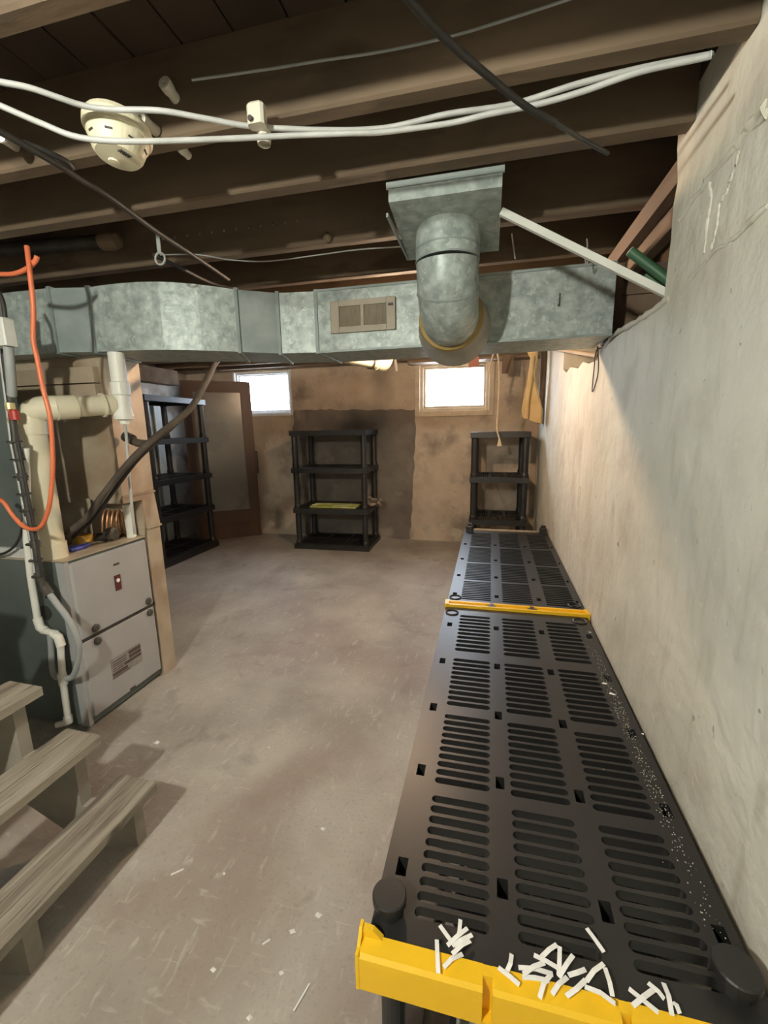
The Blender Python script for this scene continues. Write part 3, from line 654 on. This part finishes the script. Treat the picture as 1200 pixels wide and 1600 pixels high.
# insulated refrigerant lines from the coil up behind the duct
ins = thing('insulated_line', (-1.95,1.72,zt), 'pair of dark insulated refrigerant lines sloping up from the furnace behind the duct', 'pipe')
def L3(px): return [PY(x,y,d) for x,y,d in px]
obj('insulation', MB().tube(spline([Vector((-2.13,1.67,zt+.018)),Vector((-2.04,1.655,zt+.035))]+L3(((108,832,1.62),(135,810,1.63),(160,775,1.66),(200,725,1.72),(235,690,1.80),(270,662,1.9),(300,635,2.0),(322,595,2.12),(333,572,2.25),(340,560,2.42),(342,545,2.5))),5), .0165, 10), 'brown_insulation', ins)
obj('insulation', MB().tube(spline([Vector((-2.13,1.71,zt+.010)),Vector((-2.05,1.685,zt+.02))]+L3(((112,842,1.66),(145,812,1.67),(172,775,1.70),(212,722,1.76),(245,690,1.84),(278,660,1.94),(305,632,2.04),(327,592,2.16),(337,570,2.28),(344,560,2.44),(346,545,2.52))),5), .009, 8), 'black_rubber', ins)
obj('branch', MB().tube(spline(L3(((200,685,1.86),(215,692,1.85),(234,694,1.83))),4), .020, 10, rs=None), 'brown_insulation', ins)
obj('branch_cap', MB().tube(L3(((196,682,1.865),(207,687,1.857))), .026, 12), 'black_rubber', ins)
# white condensate drain
dr = thing('drain_pipe', (-1.8,1.42,0), 'white plastic condensate drain pipe stepping down the furnace side', 'pipe')
q = [PY(x,y,1.425) for x,y in ((42,845),(48,900),(60,975),(66,985),(88,990),(94,1000),(98,1060),(107,1128))]
obj('pipe', MB().tube([PY(40,700,1.43),PY(42,780,1.43),q[0],q[1],q[2]], .0145, 12).tube([q[3],q[4]], .0145, 12).tube([q[5],q[6],q[7]], .0145, 12).tube([q[7],PY(88,1133,1.40)], .0145, 12), 'pvc_white', dr)
for a,b in ((q[2],q[3]),(q[4],q[5])):
    obj('elbow', MB().tube([a+Vector((0,0,.03)) if a is q[2] else a-Vector((.02,0,0)), (a+b)/2, b+Vector((.02,0,0)) if a is q[2] else b-Vector((0,0,.03))], .019, 12), 'pvc_white', dr)
obj('elbow', MB().tube([q[7]+Vector((0,0,.03)),q[7]-Vector((0,0,.004))], .019, 12), 'pvc_white', dr)
obj('coupling', MB().tube([q[6]+Vector((0,0,.03)),q[6]-Vector((0,0,.03))], .019, 12), 'pvc_white', dr)
# black gas pipe with valve
gp = thing('gas_pipe', (-1.95,1.38,.7), 'black iron gas pipe with clipped cables running down left of the vent pipe', 'pipe')
gpt = [PY(2,470,1.47),PY(7,555,1.46),PY(18,640,1.435)]+[PY(x,y,1.40) for x,y in ((24,690),(35,745),(45,800),(55,850),(62,900),(70,925))]
obj('pipe', MB().tube(gpt, .013, 10), 'iron_pipe', gp)
obj('clipped_cable', MB().tube([p+Vector((-.022,.0,0)) for p in gpt[:-1]], .007, 8), 'cable_white', gp)
obj('clipped_cable', MB().tube([p+Vector((.018,-.004,0)) for p in gpt[3:-1]], .006, 8), 'black_rubber', gp)
for i in (4,5,6,7): obj('coupling', MB().tube([gpt[i]+Vector((-.001,0,.016)),gpt[i]-Vector((0,0,.016))], .018, 10), 'iron_pipe', gp)
for k in range(9):
    p = gpt[3].lerp(gpt[7], k/8); obj('clip', MB().tube([p+Vector((-.005,0,.003)),p+Vector((-.005,0,-.003))], .0265, 10), 'black_rubber', gp)
vz = PY(17.5,645,1.432)
obj('valve_body', MB().lathe([(0,0),(.018,0),(.018,.02),(.013,.025),(.013,.055),(.018,.06),(.018,.085),(0,.085)], vz-Vector((0,0,.045)), (0,0,1), 14), 'brass', gp)
obj('valve_handle', MB().cbox((vz.x+.012,vz.y-.024,vz.z-.030),(vz.x+.044,vz.y+.004,vz.z+.012),.006), 'red_plastic', gp)
# grey conduit loop, trap
gc = thing('flexible_conduit', (-1.83,1.43,.3), 'grey flexible conduit looping down the furnace corner', 'conduit')
obj('conduit', MB().tube(spline([PY(x,y,1.40) for x,y in ((75,925),(90,945),(105,965),(118,990),(124,1015),(119,1045),(112,1058),(104,1060))],6), .013, 10), 'grey_conduit', gc)
obj('ferrule', MB().tube([PY(66,912,1.41),PY(78,930,1.40)], .020, 12), 'iron_pipe', gc)
trp = [PY(x,y,1.43) for x,y in ((78,985),(80,1010),(82,1045),(88,1058),(96,1057))]
obj('drain_trap', MB().tube(spline(trp,5), .013, 10), 'grey_conduit', label='grey drain trap tube tucked behind the white drain pipe', cat='pipe')
# orange cord
oc = [PZ(42,385,2.15)]+[PY(x,y,1.355) for x,y in ((46,420),(52,480),(52,530),(58,560),(68,610),(78,650),(82,700),(82,745),(77,790),(66,820),(52,827),(36,822),(20,805),(6,785),(-10,775))]
oc = [PY(42,385,1.37)] + oc[1:]
ocd = thing('extension_cord', (-1.7,1.4,1.0), 'orange extension cord hanging down in front of the duct', 'cord')
obj('cord', MB().tube(spline(oc,5), .0085, 8), 'orange_rubber', ocd)
obj('loop', MB().tube(spline([PY(x,y,1.37) for x,y in ((-10,428),(20,428),(42,420),(55,408),(58,400))],5), .0085, 8), 'orange_rubber', ocd)
# electrical box and grey conduit at the left edge
eb = thing('electrical_box', (-1.95,1.40,1.6), 'small white electrical box on the conduit beside the orange cord', 'box')
p = PY(7,518,1.395)
obj('box', MB().cbox((p.x-.07,p.y-.02,p.z-.055),(p.x+.022,p.y+.03,p.z+.05),.005), 'white_paint', eb)
obj('conduit', MB().tube(spline([PY(13,542,1.395),PY(16,575,1.398),PY(18,600,1.405),PY(19,618,1.414)],4), .017, 12), 'grey_conduit', eb)
obj('conduit', MB().tube(spline([PY(8,496,1.395),PY(4,470,1.395),PY(-8,445,1.395)],4), .008, 8), 'black_rubber', eb)
obj('black_cable', MB().tube(spline([PY(x,y,1.44) for x,y in ((-8,868),(10,863),(25,850),(34,828),(38,790))],5), .006, 8), 'black_rubber', label='thin black cable curving on the green metal side of the furnace', cat='cable')

# ================================================================== STAIRS
st = thing('staircase', (-1.5,.5,0), 'weathered grey open-riser wooden steps beside the furnace', 'stairs')
rise, run = .19, .172; SK = .22          # the flight is set slightly askew to the walls
for k in range(6):
    x1 = -1.118-k*run; x0 = x1-.158; z = rise*(k+1); y1 = 1.10-.038*k
    t = MB(); e = [(x1,-.45),(x1+.004,.2),(x1-.002,.7),(x1,y1-.004),(x1-.006,y1),(x0+.004,y1+.004),(x0,y1-.006),(x0+.003,.5),(x0,-.45)]
    t.prism([(x,y,z-.028) for x,y in e], (0,0,.028))
    obj('tread', t, 'tread_wood', st)
def stringer(y0, y1):
    poly = [(-1.150,0)]
    for k in range(6):
        z = rise*(k+1)-.0275; xx = -1.150-k*run
        poly += [(xx,z),(xx-run,z)]
    poly += [(-1.150-6*run,.80),(-1.32,0)]
    q = [Vector((x,y0+SK*(x+1.15),z)) for x,z in poly]
    obj('stringer', MB().prism(q, (0,y1-y0,0)), 'stringer_wood', st)
stringer(1.015,1.055); stringer(.645,.685); stringer(-.3,-.262)

# ================================================================== CEILING ITEMS
def cable(name, px, z, r, m, label, cat='cable', dip=None):
    pts = [PZ(x,y,z+(dip or {}).get(x,0)) for x,y in px]
    return obj(name, MB().tube(spline(pts,6), r, 8), m, label=label, cat=cat)
cable('white_cable', ((-25,122),(0,128),(45,137),(90,152),(130,165),(175,171),(250,173),(320,185),(390,197),(500,203),(600,200),(700,178),(800,163),(900,132),(1000,107),(1098,88),(1112,84)), 2.165, .0062, 'cable_white', 'white electrical cable sagging under the joists, the upper of two')
cable('white_cable', ((-25,155),(0,165),(65,193),(125,215),(210,221),(350,217),(450,212),(550,208),(600,206),(700,193),(765,178),(840,163),(910,143),(1000,112),(1098,90),(1112,86)), 2.12, .0062, 'cable_white', 'white electrical cable passing below the smoke detector under the joists', dip={0:-.02,65:-.035,125:-.05,210:-.05,350:-.02})
cable('black_pipe', ((625,-22),(640,0),(690,55),(750,108),(820,165),(868,192)), 2.085, .007, 'black_rubber', 'black pipe slanting down across the joists towards the painted wall', 'pipe')
cable('black_pipe', ((868,192),(905,215),(950,240)), 2.105, .0052, 'iron_pipe', 'thin dark rod continuing the black pipe towards the opening', 'rod')
cable('black_cable', ((-10,200),(40,228),(90,257),(130,283),(170,307),(245,362),(300,398),(357,437)), 2.17, .009, 'black_rubber', 'thick black cable crossing under the joists beside the smoke detector')
cable('black_cable', ((35,222),(70,236),(103,252),(112,262)), 2.19, .008, 'black_rubber', 'short black cable joining the thick black one near the detector')
cable('black_cable', ((240,398),(290,423),(330,442),(370,452)), 2.18, .009, 'black_rubber', 'black cable dropping behind the bowed duct section')
cable('thin_wire', ((250,398),(310,398),(360,406),(420,408),(500,398),(560,390),(650,384)), 2.19, .003, 'grey_conduit', 'thin grey wire strung along the joist above the duct')
cable('thin_wire', ((300,125),(420,108),(500,95),(600,80),(700,58),(800,28),(900,-5)), 2.27, .003, 'grey_conduit', 'thin grey wire stapled along the dark joist above the cables')
# smoke detector
c0 = PZ(190,238,2.13)
sd = thing('smoke_detector', (c0.x,c0.y,2.06), 'round cream smoke detector hanging under the joists', 'detector')
ax = Vector((-.04,-.12,-1)).normalized(); base = Vector((c0.x,c0.y,2.195))
obj('base', MB().lathe([(0,0),(.072,0),(.078,.012),(.078,.028),(.074,.034),(0,.034)], base, ax, 36), 'detector_plastic', sd)
obj('cover', MB().lathe([(.070,.034),(.070,.042),(.066,.048),(.058,.072),(.050,.082),(.0,.086)], base, ax, 36), 'detector_plastic', sd)
e1 = ax.cross(Vector((0,0,1))).normalized(); e2 = ax.cross(e1)
for k in range(8):
    t = 2*math.pi*k/8; d = e1*math.cos(t)+e2*math.sin(t)
    obj('vent_slot', MB().beam(base+ax*.054+d*.0640,base+ax*.058+d*.0625,.016,.003,d), 'grille_dark', sd)
for k in range(5):
    q_ = base+ax*.085+e1*(-.035+.0)+e2*(.010-.006*k)
    obj('sounder_slot', MB().box(q_-Vector((.006,.0015,.002)),q_+Vector((.006,.0015,.001))), 'grille_dark', sd)
obj('test_button', MB().lathe([(.014,0),(.013,.004),(0,.005)], base+ax*.085+e1*.02, ax, 18), 'detector_plastic', sd)
# porcelain knob-and-tube pieces
def tubep(px, y0, y1, r, label):
    a = PY(px[0],px[1],y0); b = PY(px[2],px[3],y1); d = (b-a).normalized()
    t = thing('porcelain_tube', (a+b)/2, label, 'insulator')
    obj('tube', MB().lathe([(r*.5,.034),(r*.5,0),(r*1.25,0),(r*1.3,.012),(r*1.2,.022),(r,.028),(r,(b-a).length),(0,(b-a).length)], a, d, 18), 'porcelain', t)
    obj('bore', MB().lathe([(r*.52,.033),(0,.033)], a, d, 18), 'porcelain', t)
tubep((256,128,276,156), 1.12, 1.165, .013, 'dusty porcelain tube in the dark joist, above the white cables')
tubep((218,184,246,206), 1.10, 1.165, .0135, 'clean porcelain tube stub just above the smoke detector')
tubep((-4,210,26,230), 1.05, 1.165, .013, 'porcelain tube in the joist beside the thick black cable')
tubep((280,228,295,244), 1.26, 1.30, .011, 'small porcelain tube tip beside the smoke detector under the cable')
kn = thing('cable_cleat', PZ(402,195,2.15), 'white porcelain cleat holding the white cables to the joist', 'insulator')
p = PZ(402,192,2.16)
obj('cleat', MB().cbox((p.x-.022,p.y-.014,p.z-.008),(p.x+.022,p.y+.014,2.20),.006), 'porcelain', kn)
obj('knob', MB().lathe([(.016,0),(.018,.012),(.012,.02),(.018,.028),(.016,.04),(0,.04)], p+Vector((0,.03,-.03)), (0,0,1), 16), 'porcelain', kn)
obj('screw', MB().lathe([(.006,0),(.006,.004),(0,.004)], p+Vector((-.008,-.018,0)), (0,-1,0), 10), 'iron_pipe', kn)
# large old pipe with rusty cap along joist
op = thing('old_pipe', PY(90,382,1.8), 'old grey iron pipe with a rusty rounded end along the joist', 'pipe')
a = PY(-20,392,1.80); b = PY(160,378,1.80)
obj('pipe', MB().tube([a,b], .030, 16), 'iron_pipe', op)
obj('end_cap', MB().lathe([(.036,0),(.038,.05),(.03,.085),(0,.095)], b, b-a, 18), 'frame_wood', op)
# pipe hanger strap
hs = thing('pipe_hanger', PZ(247,395,2.12), 'loop of metal hanger strap on the black cables above the duct', 'hanger')
p = PZ(246,365,2.19); q_ = PZ(250,402,2.17)
obj('strap', MB().beam(p+Vector((0,0,.01)),p-Vector((0,0,.07)),.016,.003,(0,1,0)), 'grey_conduit', hs)
obj('loop', MB().tube([p+Vector((.022*math.cos(t),0,-.09+.022*math.sin(t))) for t in (2*math.pi*k/16 for k in range(17))], .004, 6), 'grey_conduit', hs)
# joist details: row of nail ends, knots
obj('wooden_knob', MB().lathe([(.0,0),(.016,.004),(.02,.012),(.01,.026),(0,.03)], PY(513,372,1.893), (0,-1,-.1), 12), 'joist_wood', ceil)
kk = MB()
for i in range(13):
    x,y = 255+i*19, 372-i*2.6; p = PY(x,y,1.893); kk.beam(p,p+Vector((.006,-.012,-.012)),.005,.004)
obj('nail_row', kk, 'grey_conduit', label='row of bent nail ends along the joist above the duct', cat='nails', kind='stuff')
# timber plank lying on the duct, lit by the hidden bulb
obj('plank_on_duct', MB().cbox((-1.6,2.40,2.085),(-.28,2.52,2.115),.004), 'frame_wood', label='brown timber plank lying along the top rear of the duct', cat='plank')

# ================================================================== THINGS AT THE RIGHT OPENING
a = PY(783,331,1.62); b = PW(1047,462)+Vector((.01,0.02,0)); b = PY(1042,459,1.60)
ws = MB(); d = (b-a).normalized()
n1 = d.cross(Vector((0,1,0))).normalized()
ws.beam(a,b,.022,.016,(0,-1,0))
obj('white_strip', ws, 'white_paint', label='white plastic trim strip sloping from the boot into the wall opening', cat='strip')
for i,(x0,y0,x1,y1,r,dd) in enumerate(((985,393,1060,450,.016,1.75),(1010,430,1060,468,.013,1.80))):
    pa = PY(x0,y0,dd); pb = PY(x1,y1,dd-.05)
    tb = thing('green_tube', pa, ('green tube with pale cut end sticking out of the wall opening','thin dark green tube under the pale-ended one in the wall opening')[i], 'tube')
    obj('tube', MB().tube([pa,pb], r, 14), 'green_tube', tb)
    if i == 0: obj('cut_end', MB().lathe([(0,-.002),(r*.95,-.002),(r*.95,.004),(0,.004)], pa, pb-pa, 14), 'porcelain', tb)
obj('hook_wire', MB().tube(spline([PY(x,y,1.98) for x,y in ((917,373),(918,385),(914,400),(916,412),(920,405))],4), .003, 6), 'grey_conduit', label='bent metal hook hanging behind the white strip', cat='hook')
obj('hook_wire', MB().tube(spline([PY(x,y,2.0) for x,y in ((800,365),(803,390),(805,405))],4), .003, 6), 'grey_conduit', label='short rusty wire dangling above the duct beside the elbow', cat='wire')
obj('duct_screw', MB().tube([PY(875,458,2.098),PY(874,475,2.096)], .003, 6).lathe([(0,0),(.006,.001),(.005,.005),(0,.006)], PY(873,477,2.099), (0,-1,0), 8), 'iron_pipe', label='dark screw left in the duct face near the wall', cat='screw')
obj('wire_loop', MB().tube(spline([Vector((.60,2.41,1.79)),Vector((.525,2.41,1.795)),Vector((.508,2.412,1.77))]+[PW(x,y)-Vector((.008,0,0)) for x,y in ((931,575),(928,612),(936,590),(938,568))]+[Vector((.508,2.375,1.79)),Vector((.512,2.408,1.80))],5), .003, 6), 'iron_pipe', label='thin wire loop hanging over the broken wall edge', cat='wire')
a = PY(838,541,4.1); b = PY(935,556,2.62)
obj('wooden_pole', MB().tube([a,b], .013, 10), 'pale_timber', label='thin wooden pole bridging from the back corner to the wall opening', cat='pole')

# ================================================================== BACK WALL ITEMS
# brown door leaning in the corner
db = Vector((-3.06,5.31,0)); dl = Vector((-3.72,4.80,0))
ud = (dl-db); DW = ud.length; ud.normalize(); nd = Vector((-ud.y,ud.x,0))
if nd.y > 0: nd = -nd
DH = 2.06
def dtf(p): return db + ud*p.x + nd*p.y + Vector((0,0,p.z)) + Vector((-.02,.0,0))*(p.z/DH)
do = thing('panel_door', (db+dl)/2, 'old brown wooden door with clouded glass standing in the corner', 'door')
for a,b in (((0,0,0),(.13,.04,DH)),((DW-.13,0,0),(DW,.04,DH))): obj('stile', MB().box(a,b,dtf), 'brown_door', do)
for z0,z1 in ((0,.19),(.30,.38),(DH-.14,DH)): obj('rail', MB().box((.13,.002,z0),(DW-.13,.038,z1),dtf), 'brown_door', do)
obj('bottom_panel', MB().box((.13,.012,.19),(DW-.13,.028,.30),dtf), 'brown_door', do)
obj('glazing', MB().box((.13,.016,.38),(DW-.13,.024,DH-.14),dtf), 'clouded_glass', do)
ib = dtf(Vector((.03,.02,1.0)))
kn2 = obj('door_lock', MB().box((-.03,.006,.86),(.002,.034,1.16),dtf), 'brown_insulation', do)
# white boards leaning on the left wall behind the tall rack
for k,(y,h) in enumerate(((4.18,1.85),(4.40,1.95),(4.62,1.78))):
    obj('white_board', MB().box((XL+.015+.008*k,y,.0),(XL+.05,y+.15,h)), 'white_paint', label=('white painted board behind the tall rack, farthest from the brown door','white painted board between two others behind the tall rack','white painted board behind the tall rack, nearest the brown door')[k], cat='board')
# ceiling soffit beam along left/back
obj('sill_beam', MB().box((XL+.001,3.0,2.02),(XL+.14,5.0,2.2)), 'joist_wood', label='dark timber sill beam along the top of the pale block wall', cat='beam')
# plastic pipe under the joists at the back, lit by the bulb
pp = thing('plastic_pipe', PY(570,565,3.2), 'pale plastic pipe with elbow lit warmly behind the duct', 'pipe')
a = PY(520,553,2.95); b = PY(590,568,3.35)
obj('pipe', MB().tube([a,b], .045, 20), 'pvc_cream', pp)
obj('elbow', MB().tube(spline([b-(b-a)*.05,b,PY(598,570,3.4),PY(604,560,3.43),PY(606,548,3.44)],4), .052, 20), 'pvc_cream', pp)
obj('clamp', MB().tube([a+(b-a)*.80,a+(b-a)*.84], .052, 20), 'iron_pipe', pp)
obj('iron_hanger', MB().box(PY(616,545,3.5)-Vector((.012,.004,0)),PY(616,545,3.5)+Vector((.012,.004,.2))).beam(PY(616,548,3.5),PY(620,580,3.5),.018,.012,(0,1,0)), 'iron_pipe', label='dark iron strap hanging beside the pale plastic pipe', cat='strap')
# red boards hanging from the rear joists
for (x0,x1,y1,d,lab) in ((732,748,574,5.115,'short pinkish board end hanging over the bright window'),(784,802,584,5.12,'dull brown board end hanging beside the bright window')):
    A = PY(x0,y1,d); Bq = PY(x1,y1,d)
    obj('hanging_board', MB().box((A.x,d,A.z),(Bq.x,d+.02,2.2)), 'pink_board' if 'pink' in lab else 'frame_wood', label=lab, cat='board')
obj('ledger', MB().box((W2[0]-.1,5.145,2.172),(.555,5.349,2.2)), 'frame_wood', label='brown timber ledger fixed along the wall top above the bright window', cat='beam')
# rope
rp = thing('hanging_rope', PY(775,600,4.75), 'frayed pale rope hanging in front of the bright window', 'rope')
obj('rope', MB().tube(spline([PY(x,y,4.6) for x,y in ((762,590),(768,562),(773,550),(778,556),(780,590),(778,640),(776,668),(781,688))],6), .008, 8), 'rope', rp)
rt_ = PY(773,551,4.6)
obj('nail', MB().tube([rt_,Vector((rt_.x,rt_.y,2.401))], .004, 6), 'iron_pipe', rp)
obj('frayed_end', MB().lathe([(.004,0),(.010,.02),(.022,.07),(.026,.085),(0,.085)], PY(780,684,4.6), (.06,0,-1), 10), 'rope', rp)
# folded foam sheet hanging in the corner
fpz = [(826,545),(838,545),(838,560),(833,585),(838,610),(846,640),(845,662),(832,658),(816,652),(815,640),(820,610),(826,580),(829,560),(824,552)]
obj('foam_sheet', MB().prism([PY(x,y,4.55) for x,y in fpz], (0.02,.06,0)).tube(spline([PY(x,y,4.53) for x,y in ((832,556),(829,590),(824,625),(822,654))],4), .02, 8, rs=None), 'beige_foam', label='folded beige foam sheet hanging in the corner above the rack', cat='sheet')
obj('corner_pipe', MB().tube([Vector((.523,4.75,2.2)),Vector((.521,4.75,PY(847,662,4.75).z))], .030, 12), 'frame_wood', label='dark brown pipe standing in the wall corner behind the foam sheet', cat='pipe')

# ================================================================== LAMPS
def bulb(name, p, r, m, label, sfx=''):
    p = Vector(p); t = thing(name, p, label, 'lamp')
    obj('bulb_glass'+sfx, MB().lathe([(0,-r*1.1),(r*.6,-r*.95),(r*.95,-r*.45),(r,0),(r*.85,r*.5),(r*.45,r*1.1),(r*.4,r*1.3)], p, (0,0,1), 20), m, t, smooth=True)
    obj('socket', MB().lathe([(0,0),(r*.55,0),(r*.55,.04),(r*.9,.05),(r*.9,ZS-p.z-r*1.25),(0,ZS-p.z-r*1.25)], p+Vector((0,0,r*1.25)), (0,0,1), 20), 'porcelain', t)
bulb('ceiling_bulb_offscreen', (-.85,-.62,2.10), .045, 'bulb_white', 'bare white ceiling bulb in a porcelain socket over the foot of the stairs', '_offscreen')
bulb('ceiling_bulb', (-.57,2.94,2.12), .04, 'bulb_amber', 'bare warm bulb in a socket hidden behind the duct')

# ================================================================== SMALL DEBRIS
strips = [(540,1380,v) for v in ((475,295,482,470),(598,190,575,320),(490,220,570,330),(635,235,530,325),(660,270,565,325),(650,300,555,370),(610,370,510,440),(865,370,840,460),(795,440,905,530),(1100,320,1020,385),(980,375,1110,445),(1035,415,925,475),(900,440,1080,475),(920,490,1060,510),(1070,475,1010,600),(1115,330,1110,480),(1185,375,1110,490))]
strips += [(840,1380,v) for v in ((255,235,345,360),(250,450,160,480),(155,490,75,580),(345,420,255,510),(250,505,150,590),(350,440,390,590),(245,540,405,630),(475,550,630,675),(605,555,495,640),(575,520,660,605),(655,520,700,690),(700,620,740,680))]
def sl(i):
    if i == 17: return dict(label='lone white paper strip lying apart between two slot columns of the shelf', cat='paper')
    if i == 0: return dict(label='upright white paper strip crossing onto the yellow lip beside the small heap', cat='paper')
    if i < 7: return dict(label='white paper strip in the small heap nearest the open-side round cap', cat='paper', group='small paper heap on the shelf end')
    if i >= 24: return dict(label='white paper strip in the crossed heap nearest the wall-side round cap', cat='paper', group='crossed paper heap on the shelf end')
    return dict(label='white paper strip in the large middle heap on the yellow-lipped shelf end', cat='paper', group='large paper heap on the shelf end')
for i,(ox,oy,(a,b,c,d)) in enumerate(strips):
    zz = ZT+.0078+.0012*(i%6)
    p = PZ(ox+a/3.333,oy+b/3.333,zz); q_ = PZ(ox+c/3.333,oy+d/3.333,zz); mid = (p+q_)/2+Vector((random.uniform(-.003,.003),random.uniform(-.003,.003),.003))
    dr_ = (q_-p).normalized(); s_ = dr_.cross(Vector((0,0,1)))*.0036; t_ = Vector((0,0,.0009))
    vs = []
    for e in (p,mid,q_): vs += [e-s_,e+s_,e+s_+t_,e-s_+t_]
    fs = [(0,1,2,3),(11,10,9,8)]
    for k in (0,4): fs += [(k,k+4,k+5,k+1),(k+1,k+5,k+6,k+2),(k+2,k+6,k+7,k+3),(k+3,k+7,k+4,k)]
    obj('paper_strip', MB().add(vs,fs), 'paper', **sl(i))
gr = MB(); rr = random.Random(11)
for i in range(900):
    v = min(1.45,max(.06, rr.gauss(.72,.33))); u = NW*(.97-abs(rr.gauss(0,.055)))
    if any(a-.004<u<b+.004 for a,b in [(.457,.600)]) and rr.random() < .99: continue
    if abs(v-1.476) < .045 or abs(v-.065) < .05: continue
    p = ntf(Vector((u,v,ZT+.0004))); s_ = rr.uniform(.0006,.0019)
    gr.add([p+Vector((s_,0,0)),p+Vector((-s_*.6,s_,0)),p+Vector((-s_*.5,-s_,0)),p+Vector((0,0,s_))], [(0,1,3),(1,2,3),(2,0,3),(2,1,0)])
obj('plaster_grit', gr, 'wall_paint', label='scatter of pale plaster grit along the wall side of the shelf', cat='grit', kind='stuff')
for i,(x,y,l,a) in enumerate(((945,1068,.022,.3),(957,1084,.026,-.4),(1013,1148,.012,1),(922,988,.014,0))):
    p = PZ(x,y,ZT+.001)
    if p.x > wx(p.y)-.02: p.x = wx(p.y)-.02
    obj('plaster_chip', MB().add([p+Vector((l*.5*math.cos(a),l*.5*math.sin(a),0)),p+Vector((-l*.2,l*.35,0)),p+Vector((-l*.5,-l*.1,0)),p+Vector((l*.1,-l*.3,0)),p+Vector((0,0,.003))],[(0,1,4),(1,2,4),(2,3,4),(3,0,4),(3,2,1,0)]), 'paper', label='flat pale plaster chip on the wall side of the long shelf', cat='chip', group='plaster chips on the shelf')
for x0,y0,x1,y1 in ((267,1367,287,1358),(459,1580,484,1537),(410,1476,422,1468)):
    obj('straw', MB().beam(PZ(x0,y0,.003),PZ(x1,y1,.003),.004,.004), 'paper', label='thin pale straw lying on the bare concrete floor', cat='straw', group='straws on the floor')
for x,y,l in ((245,1160,.03),(505,1295,.018),(350,1365,.012),(498,1430,.02),(457,1455,.018),(420,1168,.01),(333,1515,.015),(440,1520,.014),(390,1590,.016)):
    p = PZ(x,y,.0005); a = random.uniform(0,3)
    obj('plaster_chip', MB().add([p+Vector((l*.6*math.cos(a+k*1.57+random.uniform(-.3,.3)),l*.45*math.sin(a+k*1.57),0)) for k in range(4)]+[p+Vector((0,0,.005))],[(0,1,4),(1,2,4),(2,3,4),(3,0,4),(3,2,1,0)]), 'paper', label='tiny pale plaster chip on the bare concrete floor', cat='chip', group='plaster chips on the floor')
